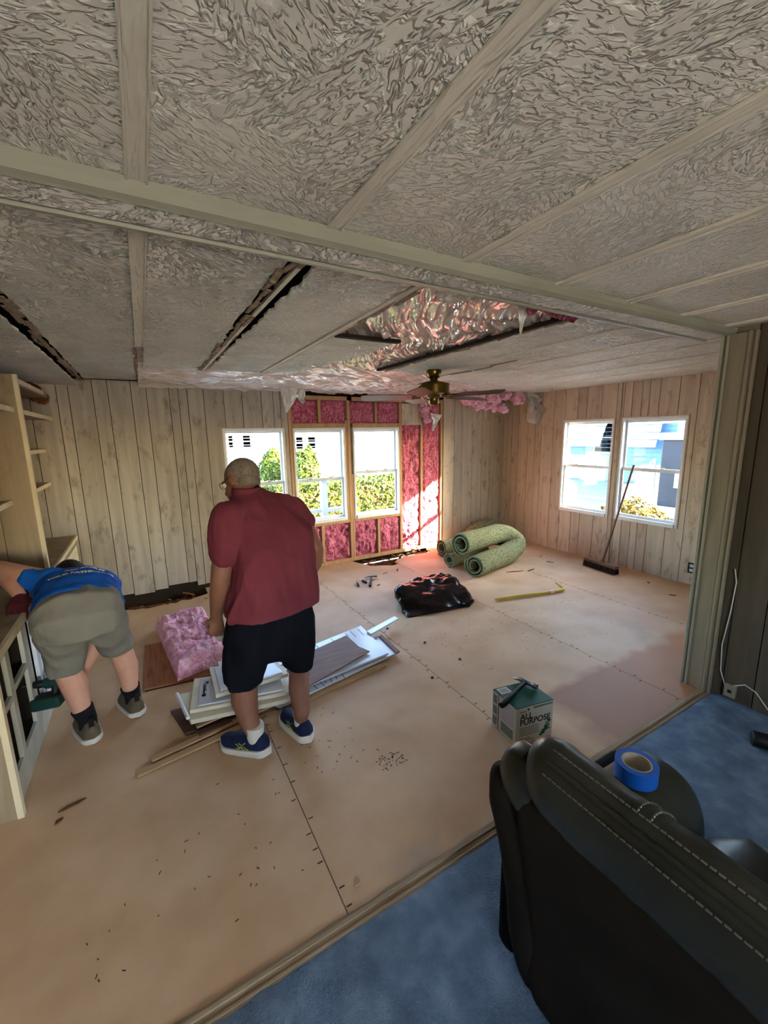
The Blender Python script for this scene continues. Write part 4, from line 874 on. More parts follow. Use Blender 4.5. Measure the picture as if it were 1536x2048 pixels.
# ------------------------------------------------------------------ rolled carpet pad
def spiral(turns=2.2, r0=.45, th=.13, n=46):
    o_, i_ = [], []
    for k in range(n+1):
        a = k/n*turns*2*math.pi; r = r0+(1-r0)*k/n; o_.append((r*math.cos(a), r*math.sin(a))); i_.append(((r-th)*math.cos(a), (r-th)*math.sin(a)))
    return o_+i_[::-1]
def roll(name, label, pts, r, grp, seed, ph=0):
    k = 26; pts = [V(p) for p in pts]; m_ = len(pts); P = []
    for i in range(k+1):                       # Catmull-Rom
        u = i/k*(m_-1); j = min(int(u), m_-2); f = u-j; p0, p1, p2, p3 = pts[max(j-1, 0)], pts[j], pts[j+1], pts[min(j+2, m_-1)]
        P.append(.5*((2*p1)+(p2-p0)*f+(2*p0-5*p1+4*p2-p3)*f*f+(3*p1-p0-3*p2+p3)*f**3))
    sp = [(x*math.cos(ph)-y*math.sin(ph), x*math.sin(ph)+y*math.cos(ph)) for x, y in spiral()]
    mb = M().tube(P, [r*(1+.05*float(vnoise(V((i*.4, seed, 0))))) for i in range(k+1)], prof=sp)
    mb.v = [tuple(V(v)+V((0, 0, .008))*float(vnoise(V(v)*9))) for v in mb.v]; mb.v = [(x, y, max(z, .002)) for x, y, z in mb.v]
    return mb.build(name, GREENPAD, None, smooth=True, fix=True, label=label, cat='carpet pad', group=grp)
g_ = 'rolled green carpet pad'
roll('carpet_pad_roll', 'front roll of speckled green carpet pad, folded double at its right end', [(3.30, 3.60, .145), (3.7, 3.70, .145), (4.08, 3.80, .15), (4.32, 3.90, .22), (4.14, 3.97, .345), (3.75, 3.90, .365), (3.26, 3.80, .37)], .158, g_, 1, 2.2)
roll('carpet_pad_roll', 'rear roll of speckled green carpet pad nearest the far wall', [(3.50, 4.50, .13), (3.8, 4.50, .13), (4.12, 4.52, .14)], .13, g_, 2, 1)
roll('carpet_pad_roll', 'partly flattened green pad roll peeking out under the folded roll', [(3.28, 4.06, .10), (3.6, 4.10, .10), (4.0, 4.18, .10)], .10, g_, 3, .4)
roll('carpet_pad_roll', 'short green pad loop standing at the back by the outlet', [(4.25, 4.80, .12), (4.42, 4.78, .26), (4.66, 4.72, .28), (4.80, 4.66, .13)], .10, g_, 4, 0)

# ------------------------------------------------------------------ loose tools on the floor
p = at(990, 1199, Z=.02); q = at(1108, 1183, Z=.02); r1 = at(1127, 1179, Z=.02)
t = thing('pry_bar', 'yellow pry bar with hooked end lying on the subfloor', 'pry bar', tuple((p+q)/2*V((1, 1, 0))))
d = unit(q-p); hk = unit(at(1112, 1172, Z=.02)-r1)
M().tube([p, p+d*.05, q], [.012, .016, .016], 8).build('shaft', YELLOW, t, smooth=True)
M().tube([q, q+(r1-q)*.6, r1, r1+hk*.03+V((0, 0, .02)), r1+hk*.12+V((0, 0, .04))], [.016, .017, .017, .016, .009], 8).build('hook', YELLOW, t, smooth=True)
M().tube([q-d*.05, q-d*.01], .0175, 10).build('label_band', PLUG, t, smooth=True, label='white label band')
def hammer(label, base, tip, head_dir, z, hl, mt, cat='hammer', claw=.05, scale=1.0):
    """grip end -> head, head across"""
    base, tip = V(base), V(tip); d = unit(tip-base); hd = unit(head_dir); t = thing('hammer', label, cat, tuple((base+tip)/2-V((0, 0, .015))))
    M().tube([base, base+d*.03, base+d*.11*scale, base+d*.13*scale], [.014*scale, .017*scale, .015*scale, .012*scale], 10).build('grip', mt, t, smooth=True)
    M().tube([base+d*.12*scale, tip], [.010*scale, .010*scale], 8).build('shaft', DARKSTEEL, t, smooth=True)
    M().tube([tip-hd*.01, tip+hd*.035*scale, tip+hd*.04*scale, tip+hd*.06*scale], [.013*scale, .011*scale, .015*scale, .015*scale], 10).build('face', STEEL, t, smooth=True)
    sdv = d*.012*scale
    M().tube([tip, tip-hd*.03*scale, tip-hd*.075*scale-V((0, 0, .012*scale))], [.013*scale, .011*scale, .003], 8).tube([tip+sdv, tip-hd*.03*scale+sdv, tip-hd*.075*scale+sdv-V((0, 0, .012*scale))], [.008*scale, .008*scale, .002], 8).build('claw', STEEL, t, smooth=True)
    return t
b0 = at(740, 1172, Z=.02); b1 = at(743, 1153, Z=.03); hd = unit(at(752, 1152, Z=.03)-at(733, 1153, Z=.03)); hammer('hammer with dark grip lying behind the black trash bag', b0, b0+unit(b1-b0)*.30, hd, 0, .3, BLACKRUB, scale=1.1)
def driver(label, a, b_, grp, mt, tipmt):
    a, b_ = V(a), V(b_); d = unit(b_-a); t = thing('screwdriver', label, 'screwdriver', tuple((a+b_)/2*V((1, 1, 0))), grp)
    M().tube([a, a+d*.015, a+d*.08, a+d*.1], [.010, .015, .014, .008], 8).build('grip', mt, t, smooth=True); M().tube([a+d*.1, b_], .004, 8).build('shank', tipmt, t, smooth=True)
driver('red-handled screwdriver with bright shank pointing at the hammer', at(733, 1165, Z=.016), at(717, 1158, Z=.010), None, WINERED, ALU)
driver('short dark screwdriver left of the hammer, lying lengthwise', at(717, 1172, Z=.016), at(713, 1162, Z=.012), None, BLACKRUB, DARKSTEEL)
# push broom leaning on the right wall
bc = at(1201, 1138, Z=.0); e0, e1 = at(1170, 1129, Z=.0), at(1233, 1150, Z=.0); bd = unit(e1-e0); hl = np.linalg.norm(e1-e0)/2; bn = np.cross((0, 0, 1), bd); mid = (e0+e1)/2
t = thing('push_broom', 'wooden push broom leaning on the right wall between its two windows', 'broom', tuple(mid))
M().obox(mid+V((0, 0, .085)), bd*hl, bn*.035, V((0, 0, .018))).build('head', BROOMWOOD, t, bevel=.006)
br = M()
for i in range(26):
    for j in range(4):
        a = mid+bd*hl*(i/25*2-1)*.96+bn*(j/3*2-1)*.028; br.bar(a+V((0, 0, .07)), a+bn*(j/3*2-1)*.012+bd*random.uniform(-.006, .006)+V((0, 0, .001)), .012, .012)
br.build('bristles', BRISTLE, t)
tip = at(1268, 930, X=XR-.05); foot = mid+bd*.02+V((0, 0, .09)); M().tube([foot, tip], .0125, 10).build('handle', BROOMWOOD, t, smooth=True); M().tube([foot, foot+(tip-foot)*.03], .02, 10).build('ferrule', BROOMWOOD, t, smooth=True)
# outlets
def outlet(label, p, axis):
    t = thing('outlet', label, 'outlet', tuple(p)); x, y, z = p
    f = lambda mb, a0, a1, z0, z1, d0, d1: wall_box(mb, axis, (YB if axis == 'x' else XR)-d0, (YB if axis == 'x' else XR)-d1, (a0, a1, z0, z1))
    c = x if axis == 'x' else y; m_ = M(); f(m_, c-.036, c+.036, z-.06, z+.06, 0, .006); m_.build('plate', BLACKPL, t, bevel=.003)
    for dz in (.025, -.025):
        m_ = M(); f(m_, c-.017, c+.017, z+dz-.016, z+dz+.016, .006, .009); s_ = m_.build('socket', PLUG, t, bevel=.003)
        m_ = M(); f(m_, c-.008, c-.005, z+dz-.006, z+dz+.006, .009, .0095); f(m_, c+.005, c+.008, z+dz-.006, z+dz+.006, .009, .0095); m_.build('slot', INK, s_)
outlet('black outlet plate with white sockets low on the right wall near the post', at(1383, 1136, X=XR), 'y'); outlet('black outlet plate low on the far wall above the green pad rolls', at(945, 1053, Y=YB), 'x')
M().tube([at(945, 1058, Y=YB-.02), at(930, 1062, Y=YB-.06), at(936, 1075, Y=YB-.08), at(925, 1082, Y=YB-.1)], .005, 6).build('cable', BLACKRUB, None, smooth=True, label='black cord looping down from the far wall outlet', cat='cord')
cx0 = 3.062
pts = [(cx0, at(1472, 1150, X=cx0)[1], at(1472, 1150, X=cx0)[2])]
pts = [at(x, y, X=cx0) for x, y in ((1470, 1138), (1473, 1165), (1462, 1220), (1444, 1290), (1441, 1340), (1452, 1378), (1464, 1372), (1490, 1370), (1512, 1385), (1536, 1420))]
M().tube(pts, .0035, 6).build('cable', PLUG, None, smooth=True, label='thin pale cord hanging down the dim near wall', cat='cord')
t = thing('cable_box', 'small pale surface jack box at the foot of the dim near wall', 'jack', tuple(at(1462, 1385, X=cx0))); p = at(1462, 1378, X=cx0); M().box(p[0]-.02, p[0]+.008, p[1]-.03, p[1]+.03, p[2]-.05, p[2]+.03).build('cover', POST, t, bevel=.004); M().box(p[0]-.022, p[0]-.02, p[1]-.01, p[1]+.01, p[2]-.02, p[2]).build('socket', INK, t)
# debris
SPL = ['long pale chip on the floor between the pad rolls and the right wall', 'dark brown chip just in front of the pale chip near the pad rolls', 'long dark splinter pointing away from the front pad roll', 'dark splinter crossing the tip of the long one beside the pad roll', 'dark splinter behind the black bag, nearest the floor hole',
 'pale splinter between the hammer and the floor hole', 'short dark splinter right beside the loose hammer grip', 'largest dark splinter on the near left floor', 'small dark chip in front of the largest splinter on the near left floor', 'tiny dark crumb beside the white trim strip of the pile',
 'tiny dark crumb on the floor midway between the pile and the carton', 'dark chip on the floor behind the pad rolls by the far wall', 'pale chip near the right wall corner behind the pad rolls', 'white paper-like chip by the right wall behind the pale chip', 'small pale crumb near the carpet edge at the front seam',
 'dark chip below the right wall outlet', 'bent dark chip in front of the right wall outlet near the post', 'dark crumb between the pry bar and the carton', 'dark crumb just behind the hammer head', 'tiny black crumb left of the carton near the long seam']
for i, (x, y, L_, a, mt) in enumerate(((1082, 1112, .12, .3, PINE), (1100, 1124, .10, 1.9, ROT), (1030, 1143, .24, -.35, ROT), (1062, 1140, .15, .1, ROT), (795, 1140, .10, 1.0, ROT), (770, 1146, .09, .2, PINE), (757, 1170, .06, .4, ROT), (145, 1610, .11, .25, ROT), (118, 1642, .04, .8, ROT), (775, 1257, .03, .3, DARKGAP), (850, 1285, .03, .7, DARKGAP), (1010, 1090, .08, .4, ROT), (1042, 1085, .06, 1.2, PINE), (1088, 1113, .08, .2, PLUG), (715, 1765, .03, .5, PINE), (1297, 1165, .05, .8, ROT), (1345, 1190, .07, 2.2, ROT), (920, 1318, .03, 1.1, ROT), (745, 1160, .04, 2, ROT), (865, 1355, .02, 1, DARKGAP))):
    c = at(x, y, Z=.003); d = V((math.cos(a), math.sin(a), 0))*L_/2; n_ = V((-math.sin(a), math.cos(a), 0))
    pl = [c-d, c-d*.3+n_*.012, c+d*.6+n_*.008, c+d, c+d*.4-n_*.009, c-d*.6-n_*.007]
    M().prism([tuple(q[:2]) for q in pl], .0, .006).build('wood_splinter', mt, None, label=SPL[i], cat='splinter', group='splinters on the subfloor')

# ------------------------------------------------------------------ carton with a hammer on top
A, B, C_ = at(983, 1447, Z=0), at(1030, 1492, Z=0), at(1103, 1470, Z=0); D = A+C_-B
hz = at(1034, 1418, Y=B[1])[2]
t = thing('carton', 'white and green all purpose compound carton standing by the sofa', 'carton', tuple((A+C_)/2))
cb = M().slab([p+V((0, 0, hz-.004)) for p in (A, B, C_, D)], hz-.005); cb.build('box', CARTON, t, bevel=.004)
M().slab([p+V((0, 0, hz)) for p in (A, B, C_, D)], .005).build('lid', GREENCARD, t, bevel=.002, label='green printed top')
ex, ey = unit(C_-B), unit(A-B); nF = unit(np.cross(ex, (0, 0, 1))); nL = unit(np.cross((0, 0, 1), ey)); WF, WL = np.linalg.norm(C_-B), np.linalg.norm(A-B)
if np.dot(nF, (A-B)) > 0: nF = -nF
if np.dot(nL, (C_-B)) > 0: nL = -nL
def onface(o0, u, v, nn, off):
    def f(a, b_): return V(o0)+u*a+V(v)*b_+nn*off
    return f
Ff = onface(B, ex, (0, 0, 1), nF, .0012); Lf = onface(B, ey, (0, 0, 1), nL, .0012); Tf = onface(B+V((0, 0, hz)), ex, ey, V((0, 0, 1)), .0012)
def patch(nm, F, rects, mt, par=None):
    mb = M()
    for (a0, a1, b0, b1) in rects: mb.add([F(a0, b0), F(a1, b0), F(a1, b1), F(a0, b1)], [(0, 1, 2, 3)])
    return mb.build(nm, mt, par or t)
def text_on(body, F, a, b_, size, mt, par, nm='lettering', flip=False, bold=0.):
    cu = bpy.data.curves.new('txt', 'FONT'); cu.body = body; cu.size = size; cu.offset = bold; o = bpy.data.objects.new('txt', cu); COL.objects.link(o)
    me = bpy.data.meshes.new_from_object(o.evaluated_get(bpy.context.evaluated_depsgraph_get())); bpy.data.objects.remove(o)
    mb = M(); mb.add([F(a+(-v.co.x if flip else v.co.x), b_+v.co.y) for v in me.vertices], [tuple(p.vertices) for p in me.polygons]); bpy.data.meshes.remove(me)
    return mb.build(nm, mt, par)
fs_ = WF*.205
text_on('ALL', Ff, WF*.10, hz*.66, fs_, INK, t, bold=.001); text_on('PURPOSE', Ff, WF*.10, hz*.505, fs_*.98, INK, t, bold=.001)
patch('print_band', Ff, [(WF*.45, WF*.97, hz*.90, hz*.955), (WF*.09, WF*.26, hz*.855, hz*.885)], GREYINK)
text_on('V', Ff, WF*.29, hz*.875, fs_*.4, INK, t, bold=.002)
patch('small_print', Ff, [(WF*.1, WF*.62, hz*(.42-.05*k), hz*(.44-.05*k)) for k in range(5)]+[(WF*.1, WF*.4, hz*.12, hz*.14), (WF*.1, WF*.5, hz*.07, hz*.09)], GREYINK)
lf = M()
for k in range(26):
    v_ = random.random(); a, b_ = WF*(.62+.33*v_*random.uniform(.6, 1)+.03), hz*(.08+.5*v_*random.uniform(.4, 1)); a = min(a, WF*.95); rr = random.uniform(.008, .018); th_ = random.uniform(0, 6)
    lf.add([Ff(a+rr*math.cos(th_), b_+rr*math.sin(th_)), Ff(a+.4*rr*math.cos(th_+1.6), b_+.4*rr*math.sin(th_+1.6)), Ff(a-rr*math.cos(th_), b_-rr*math.sin(th_)), Ff(a+.4*rr*math.cos(th_-1.6), b_+.4*rr*math.sin(th_-1.6))], [(0, 1, 2, 3)])
lf.build('printed_leaves', GREENCARD, t)
patch('side_print', Lf, [(WL*.12, WL*.62, hz*.40, hz*.93)], CARTONL)
patch('side_band', Lf, [(WL*.70, WL*.73, .005, hz*.99)], INK)
patch('side_label', Lf, [(WL*.78, WL*.95, hz*(.08+.3*k), hz*(.32+.3*k)) for k in range(3)]+[(WL*.10, WL*.6, hz*.08, hz*.34)], GREYINK)
patch('top_label', Tf, [(WF*.06, WF*.34, WL*.68, WL*.95)], PLUG); patch('top_code', onface(B+V((0, 0, hz)), ex, ey, V((0, 0, 1)), .0016), [(WF*(.11+.018*k), WF*(.12+.018*k), WL*.72, WL*.91) for k in range(11)], GREYINK)
hb = at(1003, 1411, Z=hz+.022); ht = at(1052, 1364, Z=hz+.02); hd = unit(at(1072, 1372, Z=hz+.03)-at(1032, 1354, Z=hz+.03))
hammer('black-gripped claw hammer resting on top of the green carton', hb, ht, hd, 0, .3, BLACKRUB, scale=1.15)

# ------------------------------------------------------------------ reclining sofa seen from behind
t = thing('recliner_sofa', 'charcoal leather reclining sofa seen from behind on the blue carpet', 'sofa', (1.1, -.3, .01))
def sweep(name, prof, ys, scl, mt, par=t, wr=None, smooth=True, cen=None):
    """closed XZ profile swept along -Y; scl shrinks the section towards its centre near the ends"""
    c = V(cen) if cen is not None else np.mean(np.array(prof), 0); rings = []
    for y, s_ in zip(ys, scl): rings.append([(c[0]+(x-c[0])*s_, y, c[1]+(z-c[1])*s_) for x, z in prof])
    mb = M().loft(rings)
    o = mb.build(name, mt, par, smooth=smooth, fix=True)
    if wr:
        me = o.data; n = len(me.vertices); co = np.empty(n*3); me.vertices.foreach_get('co', co); co = co.reshape(-1, 3); no = np.empty(n*3); me.vertices.foreach_get('normal', no); no = no.reshape(-1, 3)
        co += no*(wr[1]*fbm(co*wr[0], 2)+(wr[3]*ridged(co*V((4, wr[2], 4)), 1) if len(wr) > 2 else 0))[:, None]; me.vertices.foreach_set('co', co.ravel()); me.update()
    return o
def closed(pts, n=40):
    """smooth closed curve through control points"""
    pts = [V(p) for p in pts]; m_ = len(pts); out = []
    for i in range(n):
        u = i/n*m_; j = int(u); f = u-j; p0, p1, p2, p3 = pts[(j-1) % m_], pts[j % m_], pts[(j+1) % m_], pts[(j+2) % m_]
        out.append(tuple(.5*((2*p1)+(p2-p0)*f+(2*p0-5*p1+4*p2-p3)*f*f+(3*p1-p0-3*p2+p3)*f**3)))
    return out
YE = -1.15
def ends(y0, r, n=10, k=60):
    """section positions and scale for a rounded far end"""
    ys = [y0-r*(1-math.cos(math.pi/2*i/n)) for i in range(n)]; sc = [max(.04, math.sin(math.pi/2*i/n))**.6 for i in range(n)]
    ys += list(np.linspace(y0-r, YE, k)); sc += [1]*k; return ys, sc
ys, sc = ends(.605, .10); hp_ = closed([(.735, .80), (.706, .86), (.700, .93), (.716, .98), (.752, 1.0), (.80, .974), (.845, .92), (.875, .85), (.86, .78), (.80, .76)], 56)
sweep('headrest', hp_, ys, sc, LEATHER, wr=(7, .005, 30, .0035))
ys, sc = ends(.65, .05); bp_ = closed([(.83, .05), (.81, .30), (.775, .55), (.738, .72), (.735, .80), (.80, .83), (.90, .74), (.98, .4), (.98, .06)], 48)
sweep('back_shell', bp_, ys, sc, LEATHER2, wr=(5, .005))
ys2 = [.70, .695, .682, .655, .62, .595, .575]; sc2 = [.3, .62, .88, 1, 1, .85, .5]; wp_ = closed([(.90, .30), (.86, .50), (.80, .64), (.742, .75), (.726, .83), (.735, .89), (.76, .91), (.80, .90), (.86, .8), (.92, .6), (.93, .3)], 44)
sweep('side_wing', wp_, ys2, sc2, LEATHER, wr=(12, .007, 34, .006))
ys3 = [.765, .757, .738, .71, .68, .655]; sc3 = [.45, .75, .95, 1, .95, .7]; fl_ = closed([(.83, .06), (.80, .35), (.765, .60), (.742, .745), (.765, .80), (.82, .77), (.88, .6), (.90, .3), (.90, .06)], 40)
fo_ = sweep('side_flap', fl_, ys3, sc3, LEATHER2, wr=(6, .004))
for v in fo_.data.vertices: v.co.y -= max(0, .8-(v.co.z+.01))*.09
# arm with rounded front, seat, footrest front
ar = M(); rings = []
for i in range(26):
    u = i/25; x = .93+.60*u; zt = .60+.03*math.sin(u*3)-(.22*max(0, (u-.72)/.28)**2.2); wd = .135*(1-.35*max(0, (u-.8)/.2)**2)
    rings.append([(x, .60+wd*math.copysign(abs(math.cos(a))**.75, math.cos(a)), max(.05, .33+(zt-.33)*math.copysign(abs(math.sin(a))**.7, math.sin(a)) if math.sin(a) > 0 else .33+.28*math.sin(a))) for a in np.linspace(0, 2*math.pi, 30, endpoint=False)])
ar.loft(rings).build('armrest', LEATHER, t, smooth=True, fix=True)
M().box(.84, 1.45, .70, .78, .06, .52).build('side_panel', BLACKCLOTH, t, bevel=.03, seg=3)
ys4 = list(np.linspace(.45, YE, 40)); st_ = closed([(.98, .30), (.99, .46), (1.15, .49), (1.40, .485), (1.50, .44), (1.50, .34), (1.3, .30)], 40)
sweep('seat_cushion', st_, ys4, [.6, .85]+[1]*38, LEATHER, wr=(8, .008, 18, .006))
M().box(.90, 1.46, YE, .60, .05, .31).build('base', BLACKCLOTH, t, bevel=.01)
for (x, y) in ((.9, .7), (1.4, .7), (.9, -1.0), (1.4, -1.0)): M().cyl((x, y, .005), (x, y, .06), .03, .03, 12).build('foot', BLACKRUB, t)
# stitched double seam under the crest, cross seam and thread
def seam_pt(idx, y): x, z = hp_[idx % 56]; return V((x-.004, y, z+.003))
def near(x, z): return min(range(56), key=lambda i: (hp_[i][0]-x)**2+(hp_[i][1]-z)**2)
ib = near(.713, .975); ia = near(.701, .945); ic = near(.735, .997)
Yl = np.linspace(.525, YE, 70)
M().tube([seam_pt(ib, y)+V((.002, 0, 0)) for y in Yl], .007, 8).build('welt', LEATHER, t, smooth=True)
sm = M(); y = .525
while y > YE:
    for i_, off in ((ia, -.004), (ic, -.003)):
        p = seam_pt(i_, y)+V((-.001, 0, 0)); sm.tube([p, p+V((0, -.0095, 0))], .0021, 5)
    y -= .0125
sm.build('stitching', THREAD, t, kind='stuff')
cs = M(); ycs = .33
for k in range(12):
    i0 = (ic+k) % 56; x, z = hp_[i0]; x1, z1 = hp_[(ic+k+1) % 56]; n0 = unit((x-.79, 0, z-.88)); 
    for dy in (-.012, .012): cs.tube([V((x, ycs+dy, z))+n0*.004, V((x+(x1-x)*.6, ycs+dy, z+(z1-z)*.6))+n0*.004], .002, 5)
cs.build('stitching', THREAD, t, kind='stuff')
# tape roll on the arm, bottle at the frame edge
tc_ = at(1272, 1540, Z=.655); ti = M(); t = thing('tape_roll', 'wide roll of blue painter tape sitting on the sofa arm', 'tape', (tc_[0], tc_[1], .625))
zb = .634; n_ = 40
def ring(r0, r1, z0, z1): return M().loft([[(tc_[0]+r*math.cos(a), tc_[1]+r*math.sin(a), z) for a in np.linspace(0, 2*math.pi, n_, endpoint=False)] for r, z in ((r0, z0), (r1, z0), (r1, z1), (r0, z1), (r0, z0))], cap=False)
ring(.0425, .060, zb, zb+.05).build('tape', TAPEBLUE, t, smooth=True, fix=True); ring(.038, .0423, zb, zb+.05).build('core', CARD, t, smooth=True, fix=True)
p = at(1513, 1478, Z=.05); t = thing('bottle', 'white bottle with black cap lying on the carpet at the right frame edge', 'bottle', (p[0]+.1, p[1]-.05, .01))
d = unit(at(1560, 1490, Z=.05)-p); q = p-d*.02
M().tube([q, q+d*.004, q+d*.075, q+d*.08], [.036, .04, .04, .036], 20).build('cap', BLACKRUB, t, smooth=True, label='black cap'); M().tube([q+d*.08, q+d*.09, q+d*.12, q+d*.3, q+d*.31], [.03, .035, .046, .046, .04], 20).build('body', PLUG, t, smooth=True)

# ------------------------------------------------------------------ people
def P(x, y, Y): return at(x, y, Y=Y)
def hand(mb, wrist, d, palm_n, thumb, s=1.0, curl=.5):
    """palm and five separate bent fingers; d = pointing direction, palm_n = side the fingers close towards"""
    d = unit(d); pn = unit(V(palm_n)-d*np.dot(palm_n, d)); sd = np.cross(d, pn)
    if np.dot(sd, thumb) < 0: sd = -sd
    w0 = V(wrist); mb.chain([w0-d*.03*s, w0+d*.01*s], [.027*s, .027*s])
    for k in range(4): mb.caps(w0+sd*(.012-.008*k)*s, w0+d*.085*s+sd*(.032-.021*k)*s, .019*s, .0145*s, 6)
    for k, L_ in enumerate((.072, .08, .075, .058)):
        p = w0+d*.085*s+sd*(.032-.021*k)*s; a = curl*(.6+.12*k); pts = [p]
        for q, f in enumerate((.45, .32, .23)):
            dd = unit(d*math.cos(a)+pn*math.sin(a)+sd*(.10-.07*k)); pts.append(pts[-1]+dd*L_*f*s); a += curl*(1.0 if q == 0 else .8)
        mb.chain(pts, [.0098*s, .0092*s, .0086*s, .0074*s], 6)
    p = w0+d*.02*s+sd*.022*s; t1 = p+unit(d*.6+sd*.8+pn*.35)*.042*s; t2 = t1+unit(d+sd*.25+pn*.5)*.032*s; t3 = t2+unit(d+pn*.7)*.024*s
    mb.chain([p, t1, t2, t3], [.015*s, .012*s, .0105*s, .008*s], 6)
def head(mb, c, face, up, s=1.0):
    f = unit(face); u = unit(V(up)-f*np.dot(up, f)); r = np.cross(f, u); A = (r, f, u); c = V(c)
    mb.ball(c+u*.025*s-f*.012*s, (.077*s, .098*s, .092*s), 10, A); mb.ball(c-u*.045*s+f*.035*s, (.058*s, .062*s, .075*s), 9, A)
    mb.ball(c-u*.095*s+f*.068*s, (.03*s, .026*s, .022*s), 7, A)                                   # chin
    mb.caps(c+u*.008*s+f*.088*s, c-u*.03*s+f*.106*s, .009*s, .0135*s, 6)                           # nose
    mb.ball(c-u*.055*s+f*.086*s, (.026*s, .012*s, .008*s), 6, A); mb.ball(c-u*.066*s+f*.085*s, (.023*s, .012*s, .008*s), 6, A)
    mb.ball(c+u*.022*s+f*.085*s, (.05*s, .014*s, .012*s), 6, A)                                    # brow
    for k in (-1, 1): mb.ball(c+r*.078*k*s-u*.012*s-f*.008*s, (.011*s, .022*s, .032*s), 7, A)      # ears
    return A
def face_parts(c, A, parent, s=1.0):
    r, f, u = A; c = V(c); e = M(); i_ = M()
    for k in (-1, 1): e.ball(c+r*.031*k*s+u*.004*s+f*.083*s, .012*s, 7); i_.ball(c+r*.031*k*s+u*.003*s+f*.0935*s, .0055*s, 6)
    eo = e.build('eyes', PLUG, parent, smooth=True); i_.build('iris', INK, eo, smooth=True)
    mth = M(); mth.ball(c-u*.0605*s+f*.0965*s, (.02*s, .004*s, .0016*s), 6, A); mth.build('mouth', WINERED, parent, smooth=True)
def ell(c, ax, ay, p=.85, n=26):
    c, ax, ay = V(c), V(ax), V(ay); return [c+ax*math.copysign(abs(math.cos(a))**p, math.cos(a))+ay*math.copysign(abs(math.sin(a))**p, math.sin(a)) for a in np.linspace(0, 2*math.pi, n, endpoint=False)]
def shoe(heel, toe, w_, upper, solem, parent, h=.085, name='shoe', label=None, stripe=None, hs=.038):
    heel, toe = V(heel), V(toe); heel[2] = toe[2] = 0; d = unit(toe-heel); L_ = np.linalg.norm(toe-heel); n_ = np.cross((0, 0, 1), d)
    T = np.linspace(0, 1, 22); wd = lambda t: w_*(.5*(1-(1-min(t/.16, 1))**2)**.5*(.80+.2*min(1, t/.5)))*(1-max(0, (t-.72)/.28)**2.6*.93) + .004
    up = M(); rings = []
    for t in T:
        c = heel+d*L_*t; k = np.interp(t, [0, .06, .2, .36, .5, .75, .93, 1], [.6, .95, 1.0, .98, .8, .6, .46, .25])*h; b = hs*.8; q = wd(t)*.93
        rings.append([c+n_*q*math.copysign(abs(math.cos(a))**.7, math.cos(a))*(1 if math.sin(a) < .3 else .86)+V((0, 0, b+max(0, math.sin(a))**.75*k-.008*(math.sin(a) < 0))) for a in np.linspace(0, 2*math.pi, 22, endpoint=False)])
    o = up.loft(rings).build(name, upper, parent, smooth=True, fix=True, label=label)
    so_ = M(); rings = []
    for t in np.linspace(-.03, 1.02, 24):
        tt = min(max(t, 0.0), 1); c = heel+d*L_*t; q = wd(tt)*1.06+.002; lift = .018*max(0, (t-.78)/.24)**2+.006*max(0, (.08-t)/.1); hh = hs*(1.1-.25*tt)
        rings.append([c+n_*q*sx+V((0, 0, z)) for sx, z in ((-.86, .002+lift), (.86, .002+lift), (1, .012+lift), (1.0, hh+lift*.6), (-1.0, hh+lift*.6), (-1, .012+lift))])
    so_.loft(rings).build('sole', solem, o, smooth=True, fix=True)
    if stripe:
        q = M()
        for a, b_ in (((.30, .045), (.52, .075)), ((.36, .043), (.58, .07)), ((.30, .072), (.56, .05)), ((.52, .045), (.40, .08))):
            pts = []
            for k in range(5):
                t = a[0]+(b_[0]-a[0])*k/4; z = a[1]+(b_[1]-a[1])*k/4; pts.append(heel+d*L_*t+n_*stripe*(wd(t)*.95-max(0, (z-.05))*.35)+V((0, 0, z)))
            q.tube(pts, .0022, 6)
        q.build('side_stripe', LIME, o, smooth=True)
    return o
# --- older man standing, seen from behind
man = thing('person', 'man in maroon polo and black shorts standing over the board pile, looking down left', 'person', (.45, 2.12, 0))
sh1 = (at(540, 1508, Z=0), at(444, 1490, Z=0)); sh2 = (at(620, 1486, Z=0), at(568, 1434, Z=0))
aL, aR = [a+(b_-a)*.27+V((0, 0, .11)) for a, b_ in (sh1, sh2)]
kL, kR = P(488, 1364, 2.17), P(598, 1336, 2.22); hL, hR = P(508, 1262, 2.15), P(578, 1248, 2.22)
sL, sR = P(459, 1036, 2.30), P(588, 1020, 2.42); eL = P(441, 1160, 2.26); wL = P(433, 1232, 2.36); eR = P(631, 1098, 2.40); wR = P(613, 1160, 2.54)
nk, hd_ = P(490, 1000, 2.40), P(482, 962, 2.48)
fdir = unit((-.62, .66, -.42)); updir = unit((.05, .38, .93))
b = M()
b.chain([hL, kL, P(489, 1398, 2.165), P(498, 1440, 2.13), aL, V((aL[0], aL[1], .05))], [.10, .068, .072, .052, .043, .045]); b.chain([hR, kR, P(598, 1378, 2.14), P(603, 1420, 2.06), aR, V((aR[0], aR[1], .05))], [.10, .06, .060, .046, .040, .042])
b.loft([ell(P(545, 1250, 2.18), (.17, .05, 0), (-.04, .11, 0)), ell(P(545, 1180, 2.20), (.17, .05, 0), (-.04, .12, 0)), ell(P(540, 1110, 2.26), (.17, .06, 0), (-.04, .12, 0)), ell(P(530, 1050, 2.33), (.18, .06, 0), (-.04, .10, 0)), ell(P(516, 1010, 2.38), (.13, .05, 0), (-.03, .07, 0))])
b.chain([nk+V((.02, -.02, -.08)), nk, hd_+V((.0, -.03, -.03))], [.075, .066, .062])
A_ = head(b, hd_, fdir, updir, 1.1)
b.chain([sL, P(449, 1105, 2.27), eL, P(438, 1195, 2.30), wL], [.075, .060, .052, .050, .034]); b.chain([sR, P(611, 1058, 2.45), eR, P(630, 1125, 2.43), wR], [.07, .056, .052, .048, .032])
